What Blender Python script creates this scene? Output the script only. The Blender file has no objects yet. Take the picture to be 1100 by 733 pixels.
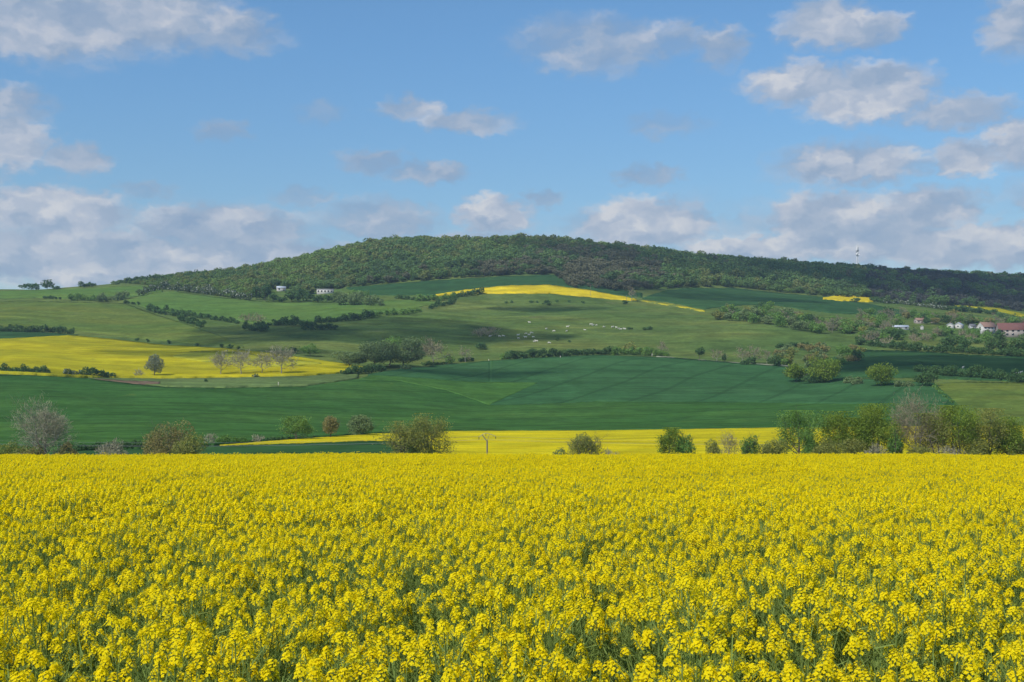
import bpy, math, random
import numpy as np

F = 1375.0                 # focal length in picture units (45 mm on a 36 mm sensor, 1100 wide)
CX, HY = 550.0, 440.0      # centre column and the true horizon line
EYE = 2.35                 # eye height above the soil
scene = bpy.context.scene
C = scene.collection
R = math.radians
rng = np.random.default_rng(11)
random.seed(11)

# ------------------------------------------------------------------ terrain
def pchip(x, y, xi):
    x = np.asarray(x, float); y = np.asarray(y, float); xi = np.clip(xi, x[0], x[-1])
    h = np.diff(x); d = np.diff(y) / h
    m = np.zeros_like(y)
    if len(x) > 2:
        a, b = d[:-1], d[1:]
        w1 = 2 * h[1:] + h[:-1]; w2 = h[1:] + 2 * h[:-1]
        ok = a * b > 0
        m[1:-1][ok] = ((w1 + w2)[ok]) / (w1[ok] / a[ok] + w2[ok] / b[ok])
    m[0], m[-1] = d[0], d[-1]
    k = np.clip(np.searchsorted(x, xi) - 1, 0, len(x) - 2)
    t = (xi - x[k]) / h[k]
    return ((1 + 2 * t) * (1 - t) ** 2 * y[k] + t * (1 - t) ** 2 * h[k] * m[k]
            + t * t * (3 - 2 * t) * y[k + 1] + t * t * (t - 1) * h[k] * m[k + 1])

NEAR = [(-120, -2.2), (0, -2.35), (45, -3.475), (90, -4.60), (105, -5.25), (120, -6.1), (160, -8.6), (200, -10.3), (235, -10.9)]
COLS = {
    -400: [(270, 490), (340, 477), (620, 404), (850, 368), (1150, 330), (1350, 318)],
    0:    [(270, 490), (340, 475), (620, 399), (850, 363), (1150, 323), (1350, 312)],
    150:  [(270, 490), (340, 474), (600, 411), (640, 404), (860, 369), (1100, 331), (1300, 312), (1500, 303)],
    300:  [(270, 490), (360, 472), (600, 414), (640, 404), (760, 379), (1000, 343), (1200, 323), (1350, 310), (1650, 289)],
    430:  [(270, 490), (420, 464), (590, 420), (700, 396), (760, 386), (960, 347), (1200, 319), (1330, 303), (1720, 267)],
    550:  [(270, 490), (450, 462), (570, 434), (740, 390), (800, 381), (950, 354), (1200, 317), (1330, 298), (1800, 266)],
    800:  [(270, 490), (440, 459), (570, 432), (760, 387), (820, 378), (950, 350), (1200, 325), (1350, 313), (1900, 288)],
    1000: [(270, 490), (440, 459), (600, 413), (760, 382), (950, 359), (1200, 338), (1400, 326), (2000, 300)],
    1100: [(270, 490), (440, 458), (600, 411), (780, 380), (1000, 358), (1250, 342), (1450, 333), (2050, 304)],
    1500: [(270, 490), (440, 458), (600, 415), (780, 388), (1000, 368), (1250, 354), (1450, 346), (2050, 322)],
}
CREST_X = sorted(COLS); CREST_D = [COLS[k][-1][0] for k in CREST_X]
DG = np.arange(-120, 3001, 5.0)
XG = np.arange(-400, 1501, 10.0)
_rows = []
for k in CREST_X:
    pts = NEAR + [(D, -D * (y - HY) / F) for D, y in COLS[k]]
    Dl, zl = pts[-1]
    pts += [(Dl + 60, zl + 2.0), (Dl + 200, zl - 14), (Dl + 600, zl * 0.62), (3400, zl * 0.25)]
    pts = sorted(pts)
    _rows.append(pchip([p[0] for p in pts], [p[1] for p in pts], DG))
_rows = np.array(_rows)
TAB = np.array([pchip(CREST_X, _rows[:, j], XG) for j in range(len(DG))]).T      # [x, D]

def zg(X, Y):
    """height of the ground, world units"""
    X = np.asarray(X, float); Y = np.asarray(Y, float)
    px = np.clip(CX + F * X / np.maximum(Y, 100.0), XG[0], XG[-1] - 1e-6)
    a = (px - XG[0]) / 10.0; b = np.clip((Y - DG[0]) / 5.0, 0, len(DG) - 1.001)
    i = np.clip(a.astype(int), 0, len(XG) - 2); j = b.astype(int); fa = a - i; fb = b - j
    z = (TAB[i, j] * (1 - fa) * (1 - fb) + TAB[i + 1, j] * fa * (1 - fb) + TAB[i, j + 1] * (1 - fa) * fb + TAB[i + 1, j + 1] * fa * fb)
    s = np.clip((Y - 330) / 300, 0, 1)
    und = 0.45 * np.sin(X / 23 + 1.3 * np.sin(Y / 61)) + 0.4 * np.sin(X / 41 - Y / 37 + 2) + 0.25 * np.sin(X / 11 + Y / 27)
    near = 0.05 * np.sin(X / 5.3 + Y / 9) + 0.04 * np.sin(X / 2.9 - Y / 6 + 1)
    return z + EYE + s * und + (1 - s) * near

_inv = {}
def crest_d(x): return float(np.interp(x, CREST_X, CREST_D))
def depth(x, y, h=0.0):
    """forward distance at which the ground (raised by h) is seen at picture point x, y beyond the valley"""
    key = (round(x * 2), round(h, 2))
    if key not in _inv:
        D = np.arange(244, crest_d(x) + 40, 2.0); u = (x - CX) / F
        yy = np.minimum.accumulate(HY - F * (zg(u * D, D) + h - EYE) / D)
        _inv[key] = (yy[::-1] + np.arange(len(D)) * 1e-7, D[::-1])
    yy, D = _inv[key]
    return float(np.interp(y, yy, D))
def at(x, y):
    D = depth(x, y); X = (x - CX) / F * D
    return X, D, float(zg(X, D))

# ------------------------------------------------------------------ object helpers
def tag(o, label=None, cat=None, group=None, kind=None):
    if label: o['label'] = label
    if cat: o['category'] = cat
    if group: o['group'] = group
    if kind: o['kind'] = kind
    return o
def empty(name, loc, rz=0.0):
    o = bpy.data.objects.new(name, None); C.objects.link(o)
    o.location = loc; o.rotation_euler.z = rz; o.empty_display_size = 0.5
    return o
def make_mesh(name, V, Q, mats, midx=None, smooth=False):
    """numpy verts + faces (all quads or a list of arrays) to a mesh"""
    me = bpy.data.meshes.new(name)
    V = np.asarray(V, np.float32)
    if isinstance(Q, np.ndarray): Q = [Q]
    Q = [np.asarray(q, np.int32) for q in Q if len(q)]
    me.vertices.add(len(V)); me.vertices.foreach_set('co', V.ravel())
    loops = np.concatenate([q.ravel() for q in Q]); tot = np.concatenate([np.full(len(q), q.shape[1], np.int32) for q in Q])
    start = np.concatenate([[0], np.cumsum(tot)[:-1]]).astype(np.int32)
    me.loops.add(len(loops)); me.loops.foreach_set('vertex_index', loops)
    me.polygons.add(len(tot)); me.polygons.foreach_set('loop_start', start); me.polygons.foreach_set('loop_total', tot)
    for m in (mats if isinstance(mats, (list, tuple)) else [mats]): me.materials.append(m)
    if midx is not None: me.polygons.foreach_set('material_index', np.asarray(midx, np.int32))
    if smooth: me.polygons.foreach_set('use_smooth', np.ones(len(tot), bool))
    me.update(calc_edges=True); me.validate()
    return me
def link(name, me, parent=None, loc=None):
    o = bpy.data.objects.new(name, me); C.objects.link(o)
    if parent is not None: o.parent = parent
    if loc is not None: o.location = loc
    return o

class Geo:
    """collects quads with a material number"""
    def __init__(s): s.V = []; s.Q = []; s.M = []; s.n = 0
    def add(s, V, Q, m=0):
        V = np.asarray(V, float).reshape(-1, 3); Q = np.asarray(Q, int).reshape(-1, 4)
        s.V.append(V); s.Q.append(Q + s.n); s.M.append(np.full(len(Q), m)); s.n += len(V)
    def mesh(s, name, mats, smooth=False):
        return make_mesh(name, np.concatenate(s.V), np.concatenate(s.Q), mats, np.concatenate(s.M), smooth)
    def box(s, x0, x1, y0, y1, z0, z1, m=0):
        V = [(x, y, z) for z in (z0, z1) for y in (y0, y1) for x in (x0, x1)]
        s.add(V, [(0, 2, 3, 1), (4, 5, 7, 6), (0, 1, 5, 4), (2, 6, 7, 3), (0, 4, 6, 2), (1, 3, 7, 5)], m)

def unit(v): return v / np.maximum(np.linalg.norm(v, axis=-1, keepdims=True), 1e-9)
def tubes(P0, P1, r0, r1, n=4):
    P0 = np.asarray(P0, float); P1 = np.asarray(P1, float); r0 = np.asarray(r0, float); r1 = np.asarray(r1, float)
    N = len(P0); d = unit(P1 - P0)
    ref = np.where(np.abs(d[:, 2:3]) > 0.9, np.array([[1.0, 0, 0]]), np.array([[0, 0, 1.0]]))
    a = unit(np.cross(d, ref)); b = np.cross(d, a)
    V = np.zeros((N, 2, n, 3))
    for k in range(n):
        c = math.cos(2 * math.pi * k / n) * a + math.sin(2 * math.pi * k / n) * b
        V[:, 0, k] = P0 + c * r0[:, None]; V[:, 1, k] = P1 + c * r1[:, None]
    base = (np.arange(N) * 2 * n)[:, None]
    Q = np.concatenate([np.stack([base[:, 0] + k, base[:, 0] + (k + 1) % n, base[:, 0] + n + (k + 1) % n, base[:, 0] + n + k], 1) for k in range(n)])
    return V.reshape(-1, 3), Q
def leaf_quads(P, size, g, out=None, asp=0.75, bias=0.6):
    N = len(P); nrm = unit(g.normal(size=(N, 3)))
    if out is not None: nrm = unit(nrm + bias * out)
    t = unit(np.cross(nrm, g.normal(size=(N, 3)))); b = np.cross(nrm, t)
    s = size * g.uniform(0.6, 1.35, (N, 1)) * 0.5; t = t * s; b = b * s * asp
    bend = nrm * s * 0.35
    V = np.stack([P - t, P - b + bend, P + t, P + b - bend * 0.4], 1).reshape(-1, 3)
    return V, np.arange(4 * N).reshape(N, 4)
def slivers(P, d, L, W, g):
    N = len(P); s = unit(np.cross(d, g.normal(size=(N, 3)))) * (W * 0.5)
    e = P + d * (L * g.uniform(0.5, 1.4, (N, 1)))
    V = np.stack([P - s, P + s, e + s * 0.5, e - s * 0.5], 1).reshape(-1, 3)
    return V, np.arange(4 * N).reshape(N, 4)

# ------------------------------------------------------------------ materials
def mat(name):
    m = bpy.data.materials.new(name); m.use_nodes = True
    nt = m.node_tree; nt.nodes.clear()
    out = nt.nodes.new('ShaderNodeOutputMaterial')
    return m, nt, out
class N:
    """small node-graph writer"""
    def __init__(s, nt): s.nt = nt
    def new(s, t, **kw):
        n = s.nt.nodes.new(t)
        for k, v in kw.items(): setattr(n, k, v)
        return n
    def put(s, sock, v):
        if isinstance(v, bpy.types.NodeSocket): s.nt.links.new(v, sock)
        elif v is not None: sock.default_value = v
    def math(s, op, a, b=None, c=None, clamp=False):
        n = s.new('ShaderNodeMath', operation=op); n.use_clamp = clamp
        s.put(n.inputs[0], a); s.put(n.inputs[1], b)
        if c is not None: s.put(n.inputs[2], c)
        return n.outputs[0]
    def vmath(s, op, a, b=None):
        n = s.new('ShaderNodeVectorMath', operation=op); s.put(n.inputs[0], a)
        if b is not None: s.put(n.inputs[1], b)
        return n.outputs['Value'] if op in ('LENGTH', 'DOT_PRODUCT') else n.outputs[0]
    def noise(s, vec, scale, detail=3.0, rough=0.55, dist=0.0):
        n = s.new('ShaderNodeTexNoise'); s.put(n.inputs['Vector'], vec)
        n.inputs['Scale'].default_value = scale; n.inputs['Detail'].default_value = detail
        n.inputs['Roughness'].default_value = rough; n.inputs['Distortion'].default_value = dist
        return n.outputs['Fac']
    def ramp(s, f, lo, hi, a=0.0, b=1.0, smooth=True):
        n = s.new('ShaderNodeMapRange'); n.interpolation_type = 'SMOOTHSTEP' if smooth else 'LINEAR'
        s.put(n.inputs['Value'], f)
        for i, v in zip(('From Min', 'From Max', 'To Min', 'To Max'), (lo, hi, a, b)): s.put(n.inputs[i], v)
        return n.outputs['Result']
    def mix(s, f, a, b, mode='MIX'):
        n = s.new('ShaderNodeMix', data_type='RGBA', blend_type=mode); n.clamp_factor = True
        s.put(n.inputs['Factor'], f)
        s.put(n.inputs[6], (*a, 1) if isinstance(a, tuple) and len(a) == 3 else a)
        s.put(n.inputs[7], (*b, 1) if isinstance(b, tuple) and len(b) == 3 else b)
        return n.outputs[2]
    def scale(s, vec, v): return s.vmath('MULTIPLY', vec, v)

def plain(name, col, rough=0.7, var=0.15, scale=1.5, metal=0.0):
    m, nt, out = mat(name); g = N(nt)
    tc = g.new('ShaderNodeTexCoord').outputs['Object']
    f = g.noise(tc, scale, 4)
    c = g.mix(f, tuple(x * (1 - var) for x in col), tuple(min(1, x * (1 + var)) for x in col))
    p = g.new('ShaderNodeBsdfPrincipled'); g.put(p.inputs['Base Color'], c)
    p.inputs['Roughness'].default_value = rough; p.inputs['Metallic'].default_value = metal
    nt.links.new(p.outputs[0], out.inputs[0]); return m
def leafy(name, c1, c2, trans=0.35, nscale=0.25, c3=None):
    """foliage: every leaf clump has a tone of its own, and patches of the crown lean to one tint or the other"""
    m, nt, out = mat(name); g = N(nt)
    geo = g.new('ShaderNodeNewGeometry'); tc = g.new('ShaderNodeTexCoord')
    oi = g.new('ShaderNodeObjectInfo')
    v = g.vmath('ADD', tc.outputs['Object'], g.scale(oi.outputs['Random'], (40, 40, 40)))
    f = g.math('ADD', g.math('MULTIPLY', geo.outputs['Random Per Island'], 0.6), g.math('MULTIPLY', g.ramp(g.noise(v, nscale, 2), 0.3, 0.7), 0.5))
    c = g.mix(f, c1, c2)
    if c3 is not None: c = g.mix(g.ramp(geo.outputs['Random Per Island'], 0.78, 0.8), c, c3)
    d = g.new('ShaderNodeBsdfDiffuse'); g.put(d.inputs['Color'], c)
    t = g.new('ShaderNodeBsdfTranslucent'); g.put(t.inputs['Color'], g.mix(0.4, c, (0.25, 0.3, 0.03)) if trans > 0.3 else c)
    mx = g.new('ShaderNodeMixShader'); mx.inputs[0].default_value = trans
    nt.links.new(d.outputs[0], mx.inputs[1]); nt.links.new(t.outputs[0], mx.inputs[2]); nt.links.new(mx.outputs[0], out.inputs[0])
    return m
def ground_mat(name, cols, streak=(0.004, 0.03, 0.01), fine=0.35, bump=0.3, tram=None, patch=None, fleck=0.6, mid=0.22):
    """cols: three colours mixed by wide, streaky and fine noise; tram: (nx, ny, spacing) wheel tracks; patch: colour of worn spots"""
    m, nt, out = mat(name); g = N(nt)
    P = g.new('ShaderNodeTexCoord').outputs['Object']
    wide = g.ramp(g.noise(P, 0.009, 3, 0.5, 0.4), 0.35, 0.65)
    st = g.ramp(g.noise(g.scale(P, streak), 1.0, 4, 0.6), 0.3, 0.7)
    fn = g.noise(P, fine, 5, 0.65)
    c = g.mix(wide, cols[0], cols[1]); c = g.mix(g.math('MULTIPLY', st, 0.8), c, cols[2])
    s2 = g.ramp(g.noise(g.scale(P, (0.012, 0.16, 0.02)), 1.0, 3, 0.6, 0.3), 0.3, 0.7)
    c = g.mix(1.0, c, g.mix(s2, (0.87,) * 3, (1.11,) * 3), 'MULTIPLY')
    md = g.ramp(g.noise(P, 0.055, 4, 0.62, 0.6), 0.25, 0.75)
    c = g.mix(1.0, c, g.mix(md, (0.94 * (1 - mid),) * 3, (0.94 * (1 + mid),) * 3), 'MULTIPLY')
    c = g.mix(1.0, c, g.mix(fn, (1 - fleck,) * 3, (1 + fleck * 0.85,) * 3), 'MULTIPLY')
    if patch is not None and 'margin' in name:
        c = g.mix(g.ramp(g.noise(P, 0.09, 3, 0.6, 0.5), 0.5, 0.56), c, patch)
    elif patch is not None:
        c = g.mix(g.ramp(g.noise(P, 0.03, 5, 0.7, 1.0), 0.62, 0.72), c, patch)
    if tram is not None:
        dn = g.vmath('DOT_PRODUCT', P, (tram[0], tram[1], 0))
        dn = g.math('ADD', dn, g.math('MULTIPLY', g.noise(P, 0.004, 1), 30))
        fr = g.math('FRACT', g.math('DIVIDE', dn, tram[2]))
        ln = g.math('LESS_THAN', g.math('ABSOLUTE', g.math('SUBTRACT', fr, 0.5)), 0.045)
        c = g.mix(g.math('MULTIPLY', ln, 0.42), c, tuple(x * 0.45 for x in cols[0]))
    p = g.new('ShaderNodeBsdfPrincipled'); g.put(p.inputs['Base Color'], c)
    p.inputs['Roughness'].default_value = 0.9; p.inputs['Specular IOR Level'].default_value = 0.0
    b = g.new('ShaderNodeBump'); b.inputs['Strength'].default_value = bump; b.inputs['Distance'].default_value = 1.0
    g.put(b.inputs['Height'], fn); nt.links.new(b.outputs[0], p.inputs['Normal'])
    nt.links.new(p.outputs[0], out.inputs[0]); return m

M = {}
M['ground'] = ground_mat('pasture grass', ((0.086, 0.135, 0.032), (0.151, 0.178, 0.043), (0.081, 0.140, 0.037)), mid=0.28, patch=(0.12, 0.135, 0.05), streak=(0.006, 0.022, 0.01))
M['meadow'] = ground_mat('fresh meadow', ((0.094, 0.176, 0.033), (0.127, 0.193, 0.039), (0.088, 0.165, 0.039)))
M['olive'] = ground_mat('olive meadow', ((0.108, 0.157, 0.030), (0.140, 0.167, 0.032), (0.092, 0.151, 0.032)), patch=(0.15, 0.16, 0.06))
M['wheat'] = ground_mat('green wheat', ((0.044, 0.118, 0.026), (0.066, 0.145, 0.031), (0.040, 0.106, 0.026)), streak=(0.003, 0.05, 0.01), fleck=0.5, patch=(0.075, 0.135, 0.028), tram=(0.35, -0.94, 36))
M['wheat_light'] = ground_mat('young wheat', ((0.062, 0.145, 0.028), (0.085, 0.170, 0.034), (0.052, 0.130, 0.028)), streak=(0.003, 0.05, 0.01), fleck=0.45)
M['wheat_blue'] = ground_mat('blue green wheat', ((0.040, 0.112, 0.038), (0.050, 0.122, 0.042), (0.036, 0.098, 0.034)), streak=(0.004, 0.02, 0.01), fleck=0.35, tram=(0.909, -0.416, 27))
M['wheat_dark'] = ground_mat('dark wheat', ((0.034, 0.090, 0.030), (0.042, 0.100, 0.032), (0.032, 0.082, 0.030)), fleck=0.35)
M['rape'] = ground_mat('rapeseed in flower', ((0.66, 0.53, 0.010), (0.72, 0.57, 0.012), (0.50, 0.45, 0.018)), patch=(0.47, 0.44, 0.03), streak=(0.006, 0.05, 0.01), fine=1.2, bump=0.8, fleck=0.45)
M['rape_hill'] = ground_mat('rapeseed on the hill', ((0.58, 0.44, 0.015), (0.66, 0.49, 0.018), (0.46, 0.38, 0.02)), streak=(0.01, 0.06, 0.01), fine=0.6, fleck=0.4, patch=(0.44, 0.39, 0.03))
M['rape_thin'] = ground_mat('patchy rapeseed', ((0.34, 0.31, 0.010), (0.46, 0.39, 0.011), (0.27, 0.265, 0.014)), streak=(0.006, 0.03, 0.01), patch=(0.22, 0.24, 0.03), fine=0.8, fleck=0.4)
M['rape_green_shade'] = ground_mat('thin shaded rapeseed', ((0.30, 0.30, 0.025), (0.40, 0.36, 0.022), (0.20, 0.24, 0.03)), streak=(0.01, 0.06, 0.01), patch=(0.12, 0.16, 0.03), fine=0.8, fleck=0.4)  # sparse growth, dulled further by cloud shade put into the colour
M['rape_margin'] = ground_mat('broken rapeseed margin', ((0.50, 0.40, 0.02), (0.46, 0.38, 0.02), (0.30, 0.30, 0.03)), streak=(0.05, 0.05, 0.05), patch=(0.13, 0.17, 0.04), fine=0.8, fleck=0.4)
M['soil'] = ground_mat('bare soil', ((0.158, 0.108, 0.072), (0.202, 0.144, 0.101), (0.108, 0.108, 0.050)), patch=(0.08, 0.12, 0.04))
M['rough'] = ground_mat('rough grass', ((0.10, 0.16, 0.05), (0.14, 0.19, 0.06), (0.11, 0.15, 0.05)), patch=(0.14, 0.17, 0.06))
M['track'] = ground_mat('chalky track', ((0.36, 0.35, 0.27), (0.30, 0.31, 0.22), (0.22, 0.25, 0.14)))
M['bark'] = plain('grey brown bark', (0.10, 0.085, 0.065), 0.9, 0.35, 3)
M['barkpale'] = plain('pale grey bark', (0.24, 0.215, 0.18), 0.9, 0.3, 3)
M['oak'] = leafy('fresh oak leaves', (0.112, 0.195, 0.030), (0.281, 0.355, 0.053))
M['green'] = leafy('mid green leaves', (0.101, 0.217, 0.051), (0.217, 0.355, 0.081))
M['dark'] = leafy('dark green leaves', (0.045, 0.101, 0.036), (0.101, 0.181, 0.056), 0.2)
M['olivel'] = leafy('olive young leaves', (0.173, 0.203, 0.052), (0.334, 0.334, 0.091))
M['brown'] = leafy('brownish opening leaves', (0.213, 0.180, 0.072), (0.333, 0.293, 0.112))
M['grey'] = leafy('grey green leaves', (0.137, 0.202, 0.075), (0.215, 0.280, 0.114), 0.25)
M['blossom'] = leafy('hawthorn leaves and white blossom', (0.065, 0.111, 0.039), (0.130, 0.169, 0.065), 0.2, 0.3, (0.42, 0.43, 0.38))
M['twig'] = leafy('bare grey twigs', (0.225, 0.208, 0.138), (0.365, 0.340, 0.230), 0.1)
M['pale'] = leafy('pale grey green leaves', (0.165, 0.190, 0.120), (0.250, 0.275, 0.180), 0.2)
M['mauve'] = leafy('mauve grey twigs', (0.200, 0.170, 0.108), (0.310, 0.270, 0.172), 0.1)
M['white'] = plain('white painted wall', (0.46, 0.445, 0.415), 0.8, 0.08)
M['pink'] = plain('pinkish rendered wall', (0.30, 0.255, 0.225), 0.85, 0.12)
M['greywall'] = plain('grey boarding', (0.36, 0.36, 0.36), 0.8, 0.12)
M['redroof'] = plain('red brown roof tiles', (0.15, 0.062, 0.052), 0.85, 0.3, 0.8)
M['orangeroof'] = plain('weathered orange roof tiles', (0.26, 0.155, 0.115), 0.85, 0.25, 0.8)
M['greyroof'] = plain('grey sheet roof', (0.42, 0.46, 0.52), 0.6, 0.15, 0.6)
M['slateroof'] = plain('dark slate roof', (0.13, 0.13, 0.14), 0.7, 0.2, 0.8)
M['glass'] = plain('dark window opening', (0.02, 0.024, 0.03), 0.15, 0.1)
M['cow'] = plain('cream white hide', (0.52, 0.49, 0.43), 0.8, 0.06, 2)
M['wood'] = plain('weathered pole wood', (0.20, 0.16, 0.125), 0.9, 0.25, 6)
M['post'] = plain('pale fence post', (0.5, 0.47, 0.4), 0.9, 0.15, 6)
M['metal'] = plain('grey galvanised steel', (0.30, 0.31, 0.32), 0.5, 0.1, 3, 0.4)
M['mastwhite'] = plain('white mast paint', (0.75, 0.75, 0.76), 0.5, 0.05)
M['mastdark'] = plain('dark red mast paint', (0.16, 0.13, 0.13), 0.6, 0.1)
M['ceramic'] = plain('dark glazed insulator', (0.05, 0.035, 0.03), 0.3, 0.1)

# ------------------------------------------------------------------ ground sheet and fields
def build_ground():
    Dr = np.concatenate([np.arange(-110, 0, 10), np.arange(0, 120, 3), np.arange(120, 400, 6), np.arange(400, 2150, 9), np.arange(2150, 2900, 30)])
    s = np.linspace(-1, 1, 301); s = np.sign(s) * np.abs(s) ** 1.15
    W = 90 + 0.72 * np.maximum(Dr, 0)
    X = s[None, :] * W[:, None]; Y = np.repeat(Dr[:, None], len(s), 1)
    V = np.stack([X, Y, zg(X, Y)], -1).reshape(-1, 3)
    n, k = len(Dr), len(s)
    i = np.arange(n - 1)[:, None] * k + np.arange(k - 1)[None, :]
    Q = np.stack([i, i + 1, i + k + 1, i + k], -1).reshape(-1, 4)
    o = link('ground', make_mesh('ground', V, Q, M['ground'], smooth=True))
    tag(o, 'rolling grassland of the valley and the hillside pastures', 'ground', kind='structure')
build_ground()

_layer = [0]
def curve(pts, xs): return np.interp(xs, [p[0] for p in pts], [p[1] for p in pts])
def field(name, label, top, bot, h, m, rows=14, step=3.0, cat='field'):
    """a standing crop or sward: a sheet at crop height draped over the slope with edges down to the ground"""
    _layer[0] += 1; h = h + 0.012 * _layer[0]      # neighbours never share a plane
    x0 = max(top[0][0], bot[0][0]); x1 = min(top[-1][0], bot[-1][0])
    xs = np.unique(np.round(np.concatenate([np.linspace(x0, x1, max(2, int((x1 - x0) / step) + 1)), [p[0] for p in top + bot if x0 <= p[0] <= x1]]), 3))
    yt, yb = curve(top, xs), curve(bot, xs)
    q = np.random.default_rng(_layer[0]); jag = lambda: sum(a * np.sin(xs / l + q.uniform(0, 6)) for a, l in ((0.16, 1.1), (0.2, 2.7), (0.14, 6.3))) * min(1.0, 6.0 / rows * 2)
    yt = yt + jag(); yb = yb + jag()                      # ragged grassy margins
    yb = np.maximum(yb, yt + 0.05)
    nx = len(xs); V = np.zeros((nx, rows, 3))
    for a, x in enumerate(xs):
        d0, d1 = depth(x, yb[a], h), depth(x, yt[a], h)
        D = np.linspace(d0, max(d1, d0 + 0.5), rows); X = (x - CX) / F * D
        V[a, :, 0] = X; V[a, :, 1] = D; V[a, :, 2] = zg(X, D) + h
    V = V.reshape(-1, 3); i = np.arange(nx - 1)[:, None] * rows + np.arange(rows - 1)[None, :]
    Q = [np.stack([i, i + rows, i + rows + 1, i + 1], -1).reshape(-1, 4)]
    ring = np.concatenate([np.arange(nx) * rows, (nx - 1) * rows + np.arange(1, rows), np.arange(nx - 2, -1, -1) * rows + rows - 1, np.arange(rows - 2, 0, -1)])
    low = V[ring].copy(); low[:, 2] -= h + 0.12
    b = len(V); k = len(ring); t = np.arange(k)
    Q.append(np.stack([ring, b + t, b + (t + 1) % k, ring[(t + 1) % k]], 1))
    o = link(name, make_mesh(name, np.concatenate([V, low]), np.concatenate(Q), M[m]))
    return tag(o, label, cat, kind='structure')

# hill
field('wheat_field', 'dark green crop field under the hilltop wood above the yellow strip',
      [(372, 309), (420, 305), (470, 301), (540, 297), (600, 295), (625, 300), (660, 310), (690, 315)], [(372, 310), (398, 317), (465, 317), (500, 312), (540, 308), (600, 307), (640, 313), (690, 320)], 0.4, 'wheat_dark')
field('rapeseed_field', 'narrow yellow rapeseed strip tapering along the hill shoulder below the wood',
      [(468, 316.3), (480, 314.5), (500, 311.3), (540, 307), (590, 306), (630, 311), (672, 319), (684, 321.5)], [(468, 317.2), (480, 316.8), (510, 314.8), (545, 314.5), (590, 314.5), (640, 319), (672, 322), (684, 322.5)], 1.0, 'rape_hill', 6)
field('rapeseed_field', 'thin broken yellow rapeseed margin running down the hill shoulder to the scrub',
      [(682, 321.2), (690, 322.2), (720, 326.4), (740, 330), (757, 333.6)], [(682, 322.6), (690, 323.4), (720, 328), (740, 331.5), (757, 334.8)], 0.5, 'rape_margin', 4, 2)
field('wheat_field', 'blue green crop field behind the thin yellow margin on the hill',
      [(690, 320), (715, 312), (740, 309.5), (790, 309.5), (830, 314), (885, 319), (930, 326), (985, 336)], [(690, 321), (720, 325), (757, 332), (790, 328), (825, 327), (890, 336), (935, 338), (985, 340)], 0.4, 'wheat_dark')
field('rapeseed_field', 'small yellow rapeseed wedge on the hill under the dark wood below the mast',
      [(884, 320), (900, 317), (912, 315.5), (924, 317), (938, 321)], [(884, 321), (900, 322.5), (918, 323.5), (930, 324), (938, 323.5)], 1.0, 'rape_hill', 5, 2)
field('rapeseed_field', 'yellow rapeseed field under the dark wood above the village',
      [(1025, 328), (1045, 329), (1070, 330.5), (1100, 337), (1150, 345)], [(1025, 328.8), (1045, 330), (1070, 333.4), (1100, 340.5), (1150, 348)], 0.7, 'rape_thin', 5, 2)
field('meadow', 'fresh green meadow on the ridge below the small skyline bushes',
      [(-60, 314), (40, 312), (100, 309), (150, 307), (175, 312)], [(-60, 321), (40, 320), (100, 322), (140, 320), (175, 314)], 0.15, 'meadow')
field('meadow', 'bright green meadow under the blossoming hawthorn hedge',
      [(138, 322), (165, 315), (190, 313), (230, 319), (285, 324), (365, 325), (395, 324), (440, 322), (470, 324)], [(138, 324), (165, 333), (200, 338), (240, 343), (290, 349), (345, 346), (405, 337), (440, 332), (470, 326)], 0.15, 'meadow')
field('meadow', 'olive green meadow slope above the hedge and the yellow hillside field',
      [(-60, 324), (60, 324), (135, 326), (165, 337), (200, 348), (235, 360), (262, 373)], [(-60, 351), (20, 350), (90, 356), (150, 364), (210, 369), (262, 373.6)], 0.15, 'olive')
field('wheat_field', 'small teal green field corner between dark hedge and yellow hillside field',
      [(-60, 354), (20, 355), (60, 358), (84, 360)], [(-60, 364), (20, 363.5), (55, 362), (84, 360.6)], 0.4, 'wheat_dark', 5)
field('rapeseed_field', 'large yellow rapeseed field on the slope behind four bare trees',
      [(-60, 366), (0, 364), (40, 362), (75, 360), (120, 364), (170, 370), (240, 374), (290, 379), (340, 386), (393, 394)], [(-60, 397), (0, 399), (60, 402), (100, 404), (180, 405), (240, 404), (330, 402), (380, 398.5), (393, 396)], 1.1, 'rape_thin', 22)
field('rapeseed_patch', 'greenish thin patch with painted cloud shade in the yellow hillside field above the bare trees',
      [(186, 382), (205, 377), (250, 378), (300, 384), (345, 390)], [(186, 383), (215, 388), (250, 392), (300, 394), (345, 391)], 1.3, 'rape_green_shade', 6)  # thin crop and painted cloud shadow together in one darker sheet
field('rough_grass', 'strip of rough grass below the yellow hillside field',
      [(95, 405), (180, 406), (240, 405), (330, 403), (385, 399)], [(95, 406), (140, 411), (180, 415), (240, 416), (330, 414), (385, 406)], 0.25, 'rough', 6)
field('soil', 'reddish bare soil bank beside the rough grass strip',
      [(102, 406.5), (130, 408.5), (172, 410)], [(102, 407), (130, 410.5), (150, 412.5), (172, 412.5)], 0.35, 'soil', 4)
field('wheat_field', 'broad dark green wheat field sweeping across the slope behind the yellow valley field',
      [(-80, 402), (30, 403), (95, 406.5), (140, 412), (180, 416), (240, 417), (330, 415), (385, 407), (430, 408), (480, 418), (526, 435), (579, 433), (640, 430.6), (800, 431.6), (900, 433), (1003, 433.4), (1030, 436), (1042, 446)], [(-80, 484), (150, 481), (230, 477), (300, 471), (400, 465), (480, 462), (640, 462), (830, 459), (1012, 457), (1042, 456)], 0.45, 'wheat', 26)
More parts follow.
